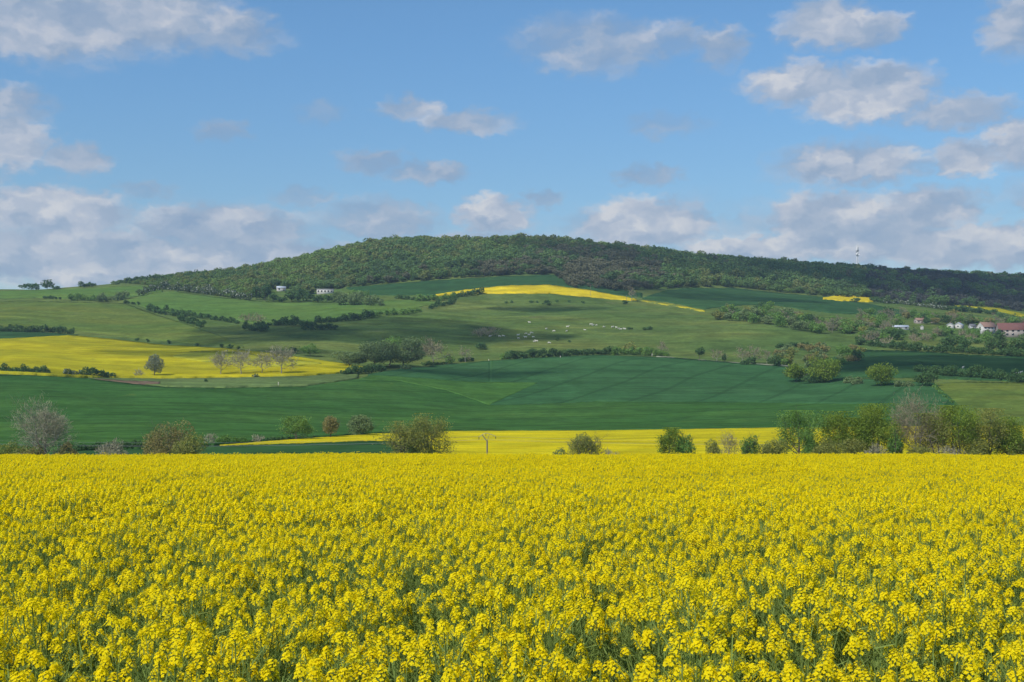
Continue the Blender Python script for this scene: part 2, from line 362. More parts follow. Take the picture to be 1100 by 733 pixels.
field('wheat_field', 'paler green wheat wedge pointing into the blue green field',
      [(386, 406.6), (400, 403), (450, 406), (500, 410), (577, 411)], [(386, 407.4), (430, 409), (480, 419), (526, 434.8), (577, 411.6)], 0.70, 'wheat_light', 18)
field('wheat_field', 'blue green wheat strip above the paler wedge below the central copse',
      [(395, 402.5), (430, 396), (520, 388), (527, 387.6)], [(395, 403), (450, 407), (500, 411), (527, 411.6)], 0.60, 'wheat_blue', 14)
field('wheat_field', 'wide blue green wheat field with diagonal tractor tracks',
      [(526, 387.6), (580, 384), (640, 381.5), (720, 384), (780, 389), (850, 394), (900, 405), (1003, 411.5), (1015, 422), (1030, 435)], [(526, 435), (578, 434), (640, 431), (800, 432), (900, 433.6), (1003, 434), (1015, 435), (1030, 436.5)], 0.60, 'wheat_blue', 24)
field('wheat_field', 'shaded dark green field between two hedges below the village',
      [(885, 386), (930, 376), (985, 377), (1040, 381), (1100, 383), (1160, 385)], [(885, 387), (900, 404), (985, 405), (1040, 407), (1100, 409), (1160, 411)], 0.45, 'wheat_dark', 10)
field('meadow', 'yellowish green meadow beside the valley trees below the dark hedge',
      [(1004, 413), (1040, 410), (1100, 411), (1160, 413)], [(1004, 414), (1030, 438), (1050, 456), (1100, 456), (1160, 456)], 0.25, 'olive', 14)
field('rapeseed_field', 'yellow rapeseed field on the valley floor around the wooden power pole',
      [(236, 478), (300, 473), (400, 466), (480, 463), (640, 462.5), (830, 459.5), (1000, 457.5), (1180, 457)], [(236, 478.5), (300, 476.5), (400, 473), (440, 474), (470, 500), (640, 506), (830, 506), (1000, 506), (1180, 506)], 0.55, 'rape', 30)
field('wheat_field', 'dark green wedge of wheat in front of the valley rapeseed',
      [(-80, 486), (100, 484), (200, 481), (236, 479), (300, 477), (400, 473.5), (440, 474.5), (466, 498)], [(-80, 506), (100, 506), (200, 506), (300, 506), (400, 506), (440, 505), (466, 500)], 0.45, 'wheat_dark', 12)
field('path', 'pale chalky farm track beside the dark hedge below the village',
      [(938, 365.4), (970, 370), (1000, 373.2)], [(938, 366.4), (970, 372), (1000, 375)], 0.06, 'track', 3, cat='track')
field('path', 'pale grassy margin along the top edge of the blue green wheat field',
      [(705, 382.2), (740, 385.5), (780, 388.5), (848, 392.6)], [(705, 383), (740, 386.4), (780, 389.6), (848, 394)], 0.1, 'track', 3, cat='track')
# ------------------------------------------------------------------ trees, bushes, hedges
def branches(w, h, g, tf, limbs, spread=1.0, stems=1, r0=None):
    """trunk(s), limbs, branches and twigs: arrays of segments; also the twig ends"""
    P0, P1, A, B = [], [], [], []
    r0 = r0 or 0.022 * h + 0.03
    def seg(a, b, ra, rb): P0.append(a); P1.append(b); A.append(ra); B.append(rb)
    tips = []
    for s in range(stems):
        off = np.array([g.normal() * w * 0.05, g.normal() * w * 0.05, 0]) if stems > 1 else np.zeros(3)
        lean = np.array([g.normal(), g.normal(), 0]) * w * (0.16 if stems > 1 else 0.03)
        top = off + lean + np.array([0, 0, h * 0.8 * g.uniform(0.85, 1.05)])
        pts = [off - np.array([0, 0, 0.4])]
        for k in range(1, 6):
            t = k / 5; pts.append(off + (top - off) * t + np.array([g.normal(), g.normal(), 0]) * w * 0.018)
        rr = [r0 * (1 - 0.85 * k / 5) / (1 if stems == 1 else 1.3) for k in range(6)]
        for k in range(5): seg(pts[k], pts[k + 1], rr[k], rr[k + 1])
        for i in range(limbs):
            t = tf + (1 - tf) * (i + g.uniform(0, 1)) / limbs
            k = min(4, int(t * 5)); q = pts[k] + (pts[k + 1] - pts[k]) * (t * 5 - k)
            az = 2.4 * i + g.uniform(-0.5, 0.5); reach = w * 0.5 * spread * (1.0 - 0.55 * ((t - tf) / (1 - tf + 1e-6)) ** 1.5) * g.uniform(0.65, 1.0)
            e = q + np.array([math.cos(az) * reach, math.sin(az) * reach, h * g.uniform(0.10, 0.28) * (1.1 - 0.5 * t)])
            e[2] = min(e[2], h * 0.97)
            r = rr[k] * 0.55; mid = (q + e) / 2 + np.array([0, 0, -0.03 * h]) + g.normal(size=3) * 0.02 * w
            seg(q, mid, r, r * 0.65); seg(mid, e, r * 0.65, r * 0.3)
            for j in range(4):
                a = q + (e - q) * g.uniform(0.35, 1.0); d = unit(unit(e - q) + 0.8 * g.normal(size=3) + np.array([0, 0, 0.55]))
                b = a + d * h * g.uniform(0.10, 0.2)
                seg(a, b, r * 0.35, r * 0.14); tips.append(b)
                for _ in range(3):
                    a2 = a + (b - a) * g.uniform(0.3, 1); d2 = unit(d + 0.8 * g.normal(size=3) + np.array([0, 0, 0.3]))
                    b2 = a2 + d2 * h * g.uniform(0.06, 0.13); seg(a2, b2, r * 0.16, r * 0.06); tips.append(b2)
            tips.append(e)
        tips.append(top)
    return np.array(P0), np.array(P1), np.array(A), np.array(B), np.array(tips)

def crown_points(w, h, z0, n, g, lobes=9, depth=0.9, jag=0.3, dome=0.5):
    """points and outward directions through the outer volume of an uneven crown made of several leafy masses"""
    c = np.array([0, 0, (z0 + h) / 2]); ax = np.array([w / 2, w / 2 * depth, (h - z0) / 2])
    L = []
    for i in range(lobes):
        d = unit(g.normal(size=3)); d[2] = d[2] * (1 if d[2] > 0 else 0.75)
        L.append((d * ax * g.uniform(0.42, 0.74), g.uniform(0.24, 0.48)))
    L.append((np.zeros(3), 0.64))
    wt = np.array([l[1] ** 2 for l in L]); idx = g.choice(len(L), n, p=wt / wt.sum())
    off = np.array([l[0] for l in L])[idx]; rad = np.array([l[1] for l in L])[idx][:, None]
    d = unit(g.normal(size=(n, 3))); r = g.uniform(0.55, 1.0, (n, 1)) ** 0.6
    P = off + d * r * rad * ax * (1 + jag * g.normal(size=(n, 1)) * 0.35)
    q = P / ax; k = np.linalg.norm(q, axis=1, keepdims=True)
    P = np.where(k > 1.08, P / k * 1.08, P) + c
    return P, d

STYLES = {
    # crown base as a share of height, leaf px, cover, trunk bark, material, kind
    'oak':     dict(z0=0.04, s=1.5, cover=1.5, m='oak', kind='leaf'),
    'green':   dict(z0=0.04, s=1.4, cover=1.2, m='green', kind='leaf'),
    'dark':    dict(z0=0.02, s=1.5, cover=1.4, m='dark', kind='leaf'),
    'darktrunk': dict(z0=0.38, s=1.5, cover=1.4, m='dark', kind='leaf'),
    'olive':   dict(z0=0.02, s=1.4, cover=1.1, m='olivel', kind='leaf'),
    'brown':   dict(z0=0.03, s=1.4, cover=1.1, m='brown', kind='leaf'),
    'greyleaf':dict(z0=0.02, s=1.3, cover=2.0, m='grey', kind='leaf'),
    'pale':    dict(z0=0.06, s=1.3, cover=1.3, m='pale', kind='leaf'),
    'thin':    dict(z0=0.14, s=1.3, cover=1.3, m='olivel', kind='sparse'),
    'thingreen': dict(z0=0.12, s=1.3, cover=1.9, m='green', kind='sparse'),
    'thinoak': dict(z0=0.12, s=1.3, cover=1.9, m='oak', kind='sparse'),
    'bare':    dict(z0=0.22, s=3.0, cover=0.6, m='twig', kind='bare'),
    'mauve':   dict(z0=0.16, s=3.0, cover=0.55, m='mauve', kind='bare'),
    'bush':    dict(z0=-0.12, s=1.4, cover=1.5, m='green', kind='bush'),
    'darkbush':dict(z0=-0.12, s=1.4, cover=1.5, m='dark', kind='bush'),
    'greybush':dict(z0=-0.12, s=1.4, cover=1.4, m='grey', kind='bush'),
    'olivebush': dict(z0=-0.12, s=1.4, cover=1.4, m='olivel', kind='bush'),
    'blossombush': dict(z0=-0.12, s=1.4, cover=1.4, m='blossom', kind='bush'),
    'brownbush': dict(z0=-0.12, s=1.4, cover=1.2, m='brown', kind='bush'),
    'twigbush':dict(z0=-0.10, s=2.4, cover=0.8, m='twig', kind='barebush'),
    'mauvebush':dict(z0=-0.10, s=2.4, cover=0.9, m='mauve', kind='barebush'),
}
_seed = [100]
def plant(name, style, x, w, h, y=None, D=None, ytop=None, label=None, cat=None, group=None, stems=1, tf=None, lobes=9):
    """w, h: size in picture units at the plant's own distance (turned into metres); y: picture height of the foot, or D with ytop"""
    _seed[0] += 1; g = np.random.default_rng(_seed[0]); S = STYLES[style]
    if D is None: X, D, Z = at(x, y)
    else: X = (x - CX) / F * D; Z = float(zg(X, D))
    pxm = D / F
    if ytop is not None: H = (HY - ytop) * pxm + EYE - Z
    else: H = h * pxm
    w = w * 1.08; Wm = w * pxm; leaf = S['s'] * pxm
    kind = S['kind']; hpx = H / pxm
    tree = kind in ('leaf', 'sparse', 'bare')
    root = empty(name, (X, D, Z), 0) if tree else None
    z0 = H * S['z0']
    n = int(max(40, 4.2 * S['cover'] * w * max(hpx - z0 / pxm, 2) / S['s'] ** 2))
    cat = cat or ('tree' if tree else 'bush')
    mats = M[S['m']]
    if tree:
        bark = M['barkpale'] if kind == 'bare' else M['bark']
        P0, P1, A, B, tips = branches(Wm, H, g, tf if tf is not None else max(0.2, S['z0'] + 0.05), 5 if hpx < 20 else 8, stems=stems)
        keep = A > (0.03 * pxm if kind == 'leaf' else 0.0)
        A2 = np.maximum(A, 0.06 * pxm); B2 = np.maximum(B, 0.03 * pxm)
        V, Q = tubes(P0[keep], P1[keep], A2[keep], B2[keep], 5)
        link('trunk', make_mesh('trunk', V, Q, bark), root)
    if kind in ('leaf', 'bush'):
        P, d = crown_points(Wm, H, z0, n, g, lobes)
        V, Q = leaf_quads(P, leaf, g, d, bias=0.9)
    elif kind == 'sparse':
        P = tips[g.integers(0, len(tips), n)] + g.normal(size=(n, 3)) * np.array([Wm, Wm, H * 0.8]) * 0.07
        P[:, 2] = np.clip(P[:, 2], z0 * 0.5, H * 1.03)
        V, Q = leaf_quads(P, leaf, g)
    elif kind == 'bare':
        tp = tips[g.integers(0, len(tips), n * 4)]
        c = np.array([0, 0, H * 0.45]); d = unit(unit(tp - c) + 0.55 * g.normal(size=tp.shape) + np.array([0, 0, 0.25]))
        P = tp + g.normal(size=tp.shape) * H * 0.06
        P2, d2 = crown_points(Wm * 0.95, H * 0.99, H * 0.28, n * 3, g, lobes); d2 = unit(d2 + 0.7 * g.normal(size=d2.shape) + np.array([0, 0, 0.5]))
        P = np.concatenate([P, P2]); d = np.concatenate([d, d2])
        V, Q = slivers(P, d, H * 0.06, (0.30 if pxm < 0.3 else 0.5) * pxm, g)
    else:
        P, d = crown_points(Wm, H, z0, n * 2, g, lobes); d = unit(d * 0.6 + 0.5 * g.normal(size=d.shape) + np.array([0, 0, 0.7]))
        V, Q = slivers(P, d, S['s'] * pxm, 0.5 * pxm, g)
    me = make_mesh('foliage', V, Q, mats)
    if tree:
        link('crown', me, root); tag(root, label, cat, group)
        return root
    o = link(name, me, loc=(X, D, Z)); tag(o, label, cat, group); return o

def hedge(style, pts, hpx, label, group=None, name='hedge', gap=0.0, width=0.8, D=None, tall=0.35):
    """a continuous line of shrubs along picture points on the slope; hpx: height in picture units"""
    _seed[0] += 1; g = np.random.default_rng(_seed[0]); S = STYLES[style]
    xs = np.array([p[0] for p in pts], float); ys = np.array([p[1] for p in pts], float)
    L = np.concatenate([[0], np.cumsum(np.hypot(np.diff(xs), np.diff(ys)))])
    Vs, Qs, nv = [], [], 0; t = 0.0; origin = None
    while t < L[-1]:
        x = np.interp(t, L, xs); y = np.interp(t, L, ys)
        hh = 1.12 * hpx * g.uniform(1 - tall, 1 + tall); ww = hh * g.uniform(1.0, 1.7)
        t += ww * 0.42
        if g.uniform() < gap: continue
        if D is None: p = np.array(at(x, y))
        else:
            X = (x - CX) / F * D; p = np.array((X, D, float(zg(X, D))))
        pxm = p[1] / F
        if origin is None: origin = p
        n = int(3.6 * S['cover'] * ww * hh / S['s'] ** 2) + 14
        P, d = crown_points(ww * pxm, hh * pxm, -0.15 * hh * pxm, n, g, 4, depth=width)
        if S['kind'] == 'barebush':
            V, Q = slivers(P, unit(d + np.array([0, 0, 0.8])), S['s'] * pxm, 0.5 * pxm, g)
        else: V, Q = leaf_quads(P, S['s'] * pxm * 0.95, g, d, bias=1.1)
        Vs.append(V + p - origin); Qs.append(Q + nv); nv += len(V)
    o = link(name, make_mesh(name, np.concatenate(Vs), np.concatenate(Qs), M[S['m']]), loc=tuple(origin))
    return tag(o, label, 'hedge', group)

# --- skyline and upper left hill
plant('tree', 'dark', 33, 24, 7.5, 312, label='low wide dark tree on the skyline ridge, beside a taller round one')
plant('tree', 'dark', 51, 15, 11.5, 311.5, label='round dark tree, tallest of the small skyline clump on the bare ridge')
plant('bush', 'darkbush', 61, 8, 5, 311.5, label='small dark bush at the end of the skyline clump on the bare ridge')
hedge('darkbush', [(87, 309), (102, 308)], 5, 'short dark clump of bushes alone on the grassy skyline')
plant('bush', 'greybush', 123, 11, 4, 306, label='low round grey green bush alone on the grassy skyline near the wood')
hedge('dark', [(138, 304), (165, 302), (192, 300)], 6, 'dark tree line tapering from the wood along the ridge', tall=0.25)
hedge('blossombush', [(150, 318), (162, 314), (174, 311)], 7, 'pale blossoming hedge climbing towards the wood edge')
hedge('blossombush', [(177, 311), (200, 314), (225, 317), (250, 320), (272, 324)], 8, 'long white blossoming hawthorn hedge along the foot of the wood')
hedge('darkbush', [(48, 321), (68, 322)], 3, 'tiny scrap of dark hedge on the fresh ridge meadow', gap=0.3)
hedge('bush', [(77, 323), (90, 323), (108, 324)], 7, 'mid green hedge across the upper slope, thickest on the ridge meadow')
hedge('greybush', [(106, 324.5), (120, 324), (136, 321)], 8, 'grey green hedge end beside the mid green hedge on the upper slope')
hedge('darkbush', [(134, 326), (150, 328)], 3.5, 'row of tiny dark bushes between two hedges on the upper slope', gap=0.3)
hedge('darkbush', [(159, 334), (175, 338), (195, 341)], 8, 'thick dark hedge running down the bright meadow on the upper slope')
hedge('darkbush', [(194, 345), (206, 349), (218, 353)], 8, 'dark hedge end curling down below the thick dark hedge')
hedge('darkbush', [(199, 339), (215, 342), (237, 345), (255, 348)], 5, 'thin dark hedge crossing the bright meadow on the slope')
hedge('mauvebush', [(262, 345), (272, 346), (284, 348)], 8, 'purplish bare scrub patch at the end of the meadow')
hedge('darkbush', [(264, 355), (276, 356), (288, 357)], 8, 'dark bush clump standing below the purplish scrub')
hedge('darkbush', [(-30, 356), (0, 357), (30, 357.5), (55, 358), (80, 360)], 7, 'dark field hedge above the small teal green corner')
for i, (x, y, w, lb) in enumerate([(147, 366.5, 5, 'first dark shrub dot along the top of the yellow hillside field'), (159, 367.5, 4, 'very small shrub dot on the yellow field edge, second along'),
        (182, 369.5, 6, 'wide low shrub dot midway along the yellow field edge'), (212, 372, 5, 'dark shrub dot near the darker corner of the yellow field'),
        (238, 374, 6, 'taller dark shrub above the pair of bare trees at the yellow field edge'), (247, 374.8, 7, 'largest dark shrub on the yellow field edge'), (256, 375.5, 5, 'last dark shrub dot on the yellow field edge towards the copse')]):
    plant('bush', 'darkbush', x, w, w * 0.85, y, label=lb, group='shrub dots along the yellow field edge')
hedge('darkbush', [(-30, 399), (0, 401), (25, 402), (54, 403.5)], 9, 'dark hedge along the lower edge of the yellow hillside field')
hedge('blossombush', [(70, 404.5), (88, 405)], 8, 'short pale flowering bush clump between two dark hedges below the yellow field')
hedge('darkbush', [(92, 405.5), (108, 406.5), (126, 407)], 10, 'dark round topped hedge end beside the bare soil bank')
plant('bush', 'twigbush', 148, 12, 9, 406, label='thin twiggy bush beside the lone grey tree at the yellow field')
plant('tree', 'pale', 165.5, 23, 27, 406, label='lone grey leafed tree with bushy trunk standing against the yellow field', tf=0.3)
for x, w, h, y, st, lb in [(237, 25, 26, 404.5, 'bare', 'dark crowned bare tree with one thin trunk, first of the row of four'),
        (259, 27, 27, 404.5, 'mauve', 'brownish bare tree standing second in the row by the yellow field'),
        (282, 24, 22, 403.5, 'mauve', 'smallest and faintest bare tree of the row by the yellow field'),
        (302.5, 31, 32, 404, 'bare', 'tallest pale grey bare tree at the end of the row of four')]:
    plant('bare_tree', 'bare', x, w, h, y, label=lb, group='bare trees below the yellow hillside field', tf=0.3)
plant('bush', 'blossombush', 275, 8, 5, 406, label='small whitish bush on the rough grass under the bare trees')
plant('bush', 'darkbush', 221, 5, 4, 411, label='small dark bush alone on the rough grass strip')
# --- copse with cabins
cop = [(276, 322, 16, 17, 'dark'), (285, 323, 14, 21, 'dark'), (294, 324, 15, 10, 'dark'), (303, 325, 14, 8, 'dark'), (313, 324, 16, 12, 'dark'), (322, 324, 16, 17, 'darkbush'), (331, 324, 15, 11, 'dark'), (342, 325, 15, 9, 'darkbush'), (352, 325, 15, 9, 'dark'), (362, 324, 14, 10, 'darkbush')]
for x, y, w, h, st in cop:
    plant('tree' if st == 'dark' else 'bush', st, x, w, h, y, label='dark green tree or bush crowded in the copse below the hillside cabins', group='copse below the cabins', cat='tree')
hedge('greybush', [(366, 328), (385, 328), (411, 329)], 12, 'pale grey green thicket below the long white building')
hedge('bush', [(380, 318), (396, 319)], 7, 'small mid green thicket at the corner of the dark crop under the wood')
hedge('darkbush', [(425, 321), (446, 323)], 4, 'low dark hedge start below the yellow strip', gap=0.2)
hedge('bush', [(448, 324), (470, 324), (490, 321)], 7, 'mid green hedge below the narrow yellow strip')
hedge('darkbush', [(488, 320), (505, 318), (520, 316)], 6, 'dark hedge end touching the yellow strip on the hill shoulder')
hedge('darkbush', [(462, 332), (475, 329), (490, 326)], 6, 'upper end of the diagonal dark hedge below the yellow strip')
hedge('darkbush', [(342, 347), (360, 346), (378, 345), (396, 342)], 7, 'long diagonal dark hedge rising from the copse across the pasture')
hedge('bush', [(398, 342), (415, 339), (436, 338), (452, 335)], 6.5, 'middle stretch of the diagonal hedge, lighter green with gaps', gap=0.1)
hedge('darkbush', [(296, 350), (304, 350), (316, 350), (330, 351)], 8, 'dark bush clump on the shaded pasture at the foot of the meadow')
hedge('darkbush', [(326, 355), (345, 355), (363, 354)], 7, 'low dark scrub on the shaded pasture under the diagonal hedge')
hedge('darkbush', [(274, 349), (292, 350)], 4, 'thin dark hedge scrap near the purplish scrub', gap=0.2)
# --- central copse
plant('tree', 'green', 333, 26, 15, 383, label='bright green round tree at the end of the yellow hillside field')
plant('bush', 'darkbush', 315, 11, 8, 380, label='dark bush beside the bright green round tree')
plant('tree', 'greyleaf', 376, 38, 20, 395, label='low pale green tree at the edge of the big central copse')
plant('tree', 'greyleaf', 402, 48, 33, 395, label='big rounded grey green tree at the front of the central copse', lobes=14)
plant('tree', 'greyleaf', 434, 50, 33, 395, label='big rounded grey green tree nearest the brown tree in the central copse', lobes=14)
plant('tree', 'green', 418, 38, 33, 393, label='tall green tree in the middle of the central copse')
plant('bare_tree', 'mauve', 465, 32, 28, 393, label='brown just budding round tree beside the central copse')
plant('bush', 'bush', 482, 12, 11, 391, label='small green bush between two brownish trees')
plant('bare_tree', 'mauve', 500, 17, 15, 389, label='small brownish round tree beyond the copse on the field edge')
hedge('darkbush', [(369, 403), (385, 402), (404, 401), (414, 399)], 9, 'dark hedge end where yellow field meets green wheat')
plant('bush', 'greybush', 437, 15, 7, 398, label='low rounded grey green bush in front of the central copse')
hedge('darkbush', [(455, 393), (470, 393), (480, 393)], 4, 'low dark scrub under the brown tree by the copse')
hedge('darkbush', [(494, 389), (508, 388)], 4, 'small dark scrub under the small brownish tree')
# --- pasture
plant('bush', 'mauvebush', 522, 34, 11, 361.5, label='broad purple dark bramble thicket on the cattle pasture', lobes=12)
plant('bush', 'darkbush', 518, 17, 8, 375.5, label='compact dark bush below the bramble thicket')
plant('bush', 'bush', 540, 7, 7, 387, label='small green bush at the start of the pasture hedge')
hedge('darkbush', [(548, 387), (570, 386), (600, 384), (630, 382), (660, 381)], 9, 'long dark hedge along the foot of the cattle pasture')
hedge('bush', [(658, 381.5), (690, 382), (718, 383)], 8, 'mid green end of the hedge at the foot of the cattle pasture')
plant('tree', 'olive', 676, 17, 15, 381, label='pale yellowish round tree rising from the pasture hedge')
plant('bare_tree', 'mauve', 711, 14, 15, 382, label='faint bare tree at the end of the pasture hedge')
for x, y, w, h, lb in [(544, 326, 4, 3, 'first tiny dark shrub in the line across the top of the pasture'), (549.5, 325.5, 4, 3, 'second tiny shrub in the line across the top of the pasture'),
        (570.5, 325.5, 7, 3, 'flat dark shrub near the top of the pasture'), (577, 325.5, 3, 2.6, 'tiny shrub beside the flat dark one at the top of the pasture'),
        (588, 328, 10, 5.5, 'widest dark shrub in the line at the top of the pasture'), (598, 325, 4, 3, 'small shrub just past the widest one at the top of the pasture'),
        (611.7, 325, 4, 3, 'lone shrub dot two beyond the widest one at the top of the pasture'), (626.5, 326, 4, 3, 'last shrub dot near the pole at the top of the pasture'),
        (599, 366, 5, 3.5, 'dark shrub below the scattered cattle'), (611.6, 368, 4, 3, 'smaller dark shrub below the scattered cattle'),
        (676.5, 354.5, 6, 3.5, 'dark shrub right behind the file of cattle'), (695, 354.5, 13, 4, 'long low dark shrub on the pasture beyond the file of cattle')]:
    plant('bush', 'darkbush', x, w, h, y, label=lb, group='shrub dots on the cattle pasture')
plant('bare_tree', 'mauve', 678.5, 11, 14, 324, label='bare grey tree at the tapering end of the yellow strip')
plant('bush', 'darkbush', 672, 7, 5, 327, label='dark bush at the foot of the bare tree by the yellow strip')
# --- field edge right of centre
plant('tree', 'darktrunk', 751.5, 15, 17, 389, label='small dark tree with a clear trunk standing alone at the wheat edge', tf=0.35)
plant('bare_tree', 'mauve', 770, 18, 14, 389.5, label='low bare mauve tree beside the small dark tree')
plant('tree', 'dark', 778.5, 6, 11, 389.5, label='narrow dark little tree between bare mauve ones')
plant('bare_tree', 'mauve', 797, 18, 16, 391, label='bare mauve tree behind the dark bushes at the wheat edge')
plant('bare_tree', 'mauve', 810, 18, 18, 391, label='tallest bare mauve tree behind the dark bushes at the wheat edge')
plant('bare_tree', 'mauve', 824, 12, 14, 391, label='narrow greyish bare tree at the end of the mauve group')
plant('bush', 'darkbush', 800, 16, 6, 393, label='low dark bush at the wheat edge under the mauve trees')
plant('bush', 'darkbush', 808, 11, 12, 393, label='upright dark bush at the wheat edge under the mauve trees')
plant('bush', 'darkbush', 833, 17, 14, 394, label='dark rounded bush beside the pale field margin')
plant('bush', 'olivebush', 846, 13, 15, 392, label='pale olive bush behind the bright oaks')
# --- scrub band below the wood on the right
g0 = np.random.default_rng(5)
def band(poly_top, poly_bot, n, styles, hr, wr, label, group, cat='bush'):
    xs = g0.uniform(poly_top[0][0], poly_top[-1][0], n)
    ts = np.sort(g0.uniform(0.15, 1, n))
    for x, t in zip(xs, ts):
        y0 = curve(poly_top, [x])[0]; y1 = curve(poly_bot, [x])[0]
        st = styles[g0.integers(0, len(styles))]; h = g0.uniform(*hr); w = g0.uniform(*wr)
        tree = STYLES[st]['kind'] in ('leaf', 'bare', 'sparse')
        plant('tree' if tree else 'bush', st, x, w, h, y0 + t * (y1 - y0), label=label, group=group, cat=cat)
band([(772, 339), (800, 334), (830, 334), (870, 344), (900, 345), (940, 342), (965, 348)], [(772, 344), (830, 350), (880, 360), (940, 368), (965, 370)], 116, ['green', 'mauve', 'greyleaf', 'bush', 'darkbush', 'greyleaf', 'olivebush', 'bush'], (9, 14), (12, 20),
     'mixed green and mauve bush in the scrub band sloping to the village', 'scrub band on the hill')
band([(835, 376), (870, 372), (920, 374), (935, 376)], [(835, 391), (870, 398), (905, 392), (935, 387)], 36, ['olivebush', 'brown', 'greybush', 'bush', 'brownbush', 'greyleaf'], (7, 12), (10, 18),
     'olive or brownish bush in the rough scrub above the bright oaks', 'rough scrub above the oaks')
plant('tree', 'dark', 921, 13, 14, 389, label='dark small tree at the edge of the rough scrub above the shaded field')
hedge('darkbush', [(835, 374), (850, 373), (868, 372)], 4.5, 'dark hedge scrap above the rough scrub')
hedge('blossombush', [(950, 326), (970, 327), (1000, 331), (1020, 334)], 5, 'pale blossoming hedge under the dark wood below the mast')
hedge('darkbush', [(936, 324), (950, 326)], 6, 'dark bush clump beside the small yellow wedge')
plant('bush', 'darkbush', 918, 12, 5, 325, label='dark bush standing in the small yellow wedge under the wood')
hedge('darkbush', [(1020, 334), (1045, 336), (1066, 338), (1085, 345)], 5.5, 'dark hedge below the yellow field above the village', gap=0.1)
hedge('darkbush', [(925, 371), (945, 373), (970, 376), (1000, 378), (1040, 380), (1080, 382), (1130, 385)], 8, 'long dark hedge between the village gardens and the shaded field')
hedge('mauvebush', [(924, 368), (940, 370), (952, 372)], 7, 'purplish bare scrub at the start of the long dark village hedge')
# village trees
band([(925, 340), (970, 339), (1020, 343), (1040, 348), (1130, 350.5)], [(925, 349), (970, 348.5), (1040, 350), (1130, 352)], 60, ['green', 'mauve', 'dark', 'greyleaf', 'brown', 'green'], (8, 13), (10, 17),
     'green or brownish tree among the village houses on the slope', 'trees among the village houses', 'tree')
band([(965, 355), (1000, 356), (1050, 357), (1062, 358)], [(965, 368), (1000, 371), (1050, 372), (1062, 373)], 40, ['bush', 'greybush', 'darkbush', 'green', 'mauvebush'], (5, 9), (7, 13),
     'green bush in the gardens below the village houses', 'garden bushes below the village')
plant('tree', 'dark', 1022, 22, 20, 377, label='large dark tree between the village gardens and the long hedge')
plant('tree', 'dark', 1035, 17, 17, 378, label='dark tree leaning on the largest one below the white gables')
for x, y, w, h, lb in [(1064, 380, 16, 19, 'dark tree in front of the orange roofed white house'), (1077, 381, 17, 24, 'tallest dark tree in front of the red roofed farm'),
        (1090, 382, 18, 19, 'dark spreading tree below the red roofed farm'), (1104, 382, 18, 22, 'dark tree at the frame edge below the red roofed farm')]:
    plant('tree', 'dark', x, w, h, y, label=lb)
for x, y, w, h, st, lb in [(1048, 361, 14, 9, 'bush', 'rounded green garden bush below the grey shed'), (1073, 364, 13, 10, 'darkbush', 'dark bush at the corner between the white house and the farm'), (1100, 366, 15, 8, 'greybush', 'grey green bush in front of the long farm wall'), (1013, 357, 13, 8, 'bush', 'green bush in front of the paired white gables')]:
    plant('bush', st, x, w, h, y, label=lb)
# oaks in the wheat
plant('tree', 'oak', 855, 30, 25, 412, label='bright yellow green oak nearest the wheat field, smallest of three', lobes=12)
plant('tree', 'oak', 886, 42, 33, 412.5, label='broad oak with brownish top and shaded hollow, largest of three', lobes=16)
plant('tree', 'oak', 946, 37, 27, 416, label='round bright oak standing apart at the wheat corner', lobes=14)
plant('bush', 'darkbush', 878, 30, 12, 413, label='dark bush filling the shade under the broad oak')
hedge('greybush', [(908, 413), (918, 414), (928, 415)], 8, 'low grey green scrub between the broad oak and the round oak')
hedge('greybush', [(966, 417), (978, 417)], 8, 'low grey green scrub beside the round oak')
plant('tree', 'dark', 995, 28, 20, 416.5, label='dark rounded tree at the corner of three fields')
hedge('darkbush', [(1000, 404), (1030, 406), (1060, 408), (1100, 411), (1140, 413)], 11, 'thick dark hedge along the top of the yellowish meadow')
hedge('darkbush', [(988, 401), (1004, 403)], 9, 'dark hedge end rising beside the dark rounded tree')
hedge('bush', [(1004, 418), (1014, 428), (1030, 439)], 4.5, 'thin green hedge running down between wheat and yellowish meadow')
# --- valley trees (feet hidden behind the brow of the foreground field)
V = lambda name, style, x, w, ytop, D, label, **k: plant(name, style, x, w, 0, D=D, ytop=ytop, label=label, **k)
V('bare_tree', 'bare', 47, 55, 434, 232, 'large bare grey tree with many upswept branches beyond the field', stems=3, tf=0.18)
V('bush', 'olivebush', 16, 40, 472, 231, 'dark olive bush at the foot of the large bare tree, towards the open slope')
V('bush', 'brownbush', 72, 26, 468, 230, 'brown olive bush on the hedge side of the large bare tree')
V('bush', 'brownbush', 35, 34, 478, 229, 'low brownish undergrowth under the large bare tree')
V('bush', 'twigbush', 118, 38, 467, 232, 'thin pale leafless thicket between the bare tree and the brown one')
V('tree', 'brown', 180, 54, 447, 233, 'big brown leafed tree with dense rounded crown', stems=2, lobes=16)
V('tree', 'olive', 202, 42, 461, 229, 'lower olive rounded tree in front of the big brown one', stems=2, lobes=12)
V('bush', 'brownbush', 165, 32, 478, 228, 'low brown bush at the foot of the big brown tree')
hedge('darkbush', [(70, 486), (90, 485.5), (110, 485), (132, 484), (150, 483)], 9, 'dark low hedge behind the thin pale thicket')
plant('bush', 'twigbush', 225, 16, 14, 479, label='greyish twiggy bush just behind the big brown tree')
plant('bush', 'bush', 241, 18, 13, 478, label='rounded green bush at the tip of the yellow valley field')
plant('bush', 'bush', 257, 18, 9, 477, label='low green bush beside the rounded green one at the field tip')
plant('bush', 'twigbush', 276, 18, 11, 476.5, label='grey leafless bush in the hedge along the yellow valley field')
hedge('darkbush', [(284, 477), (300, 475), (320, 474), (340, 473)], 6, 'low dark hedge along the top edge of the yellow valley field')
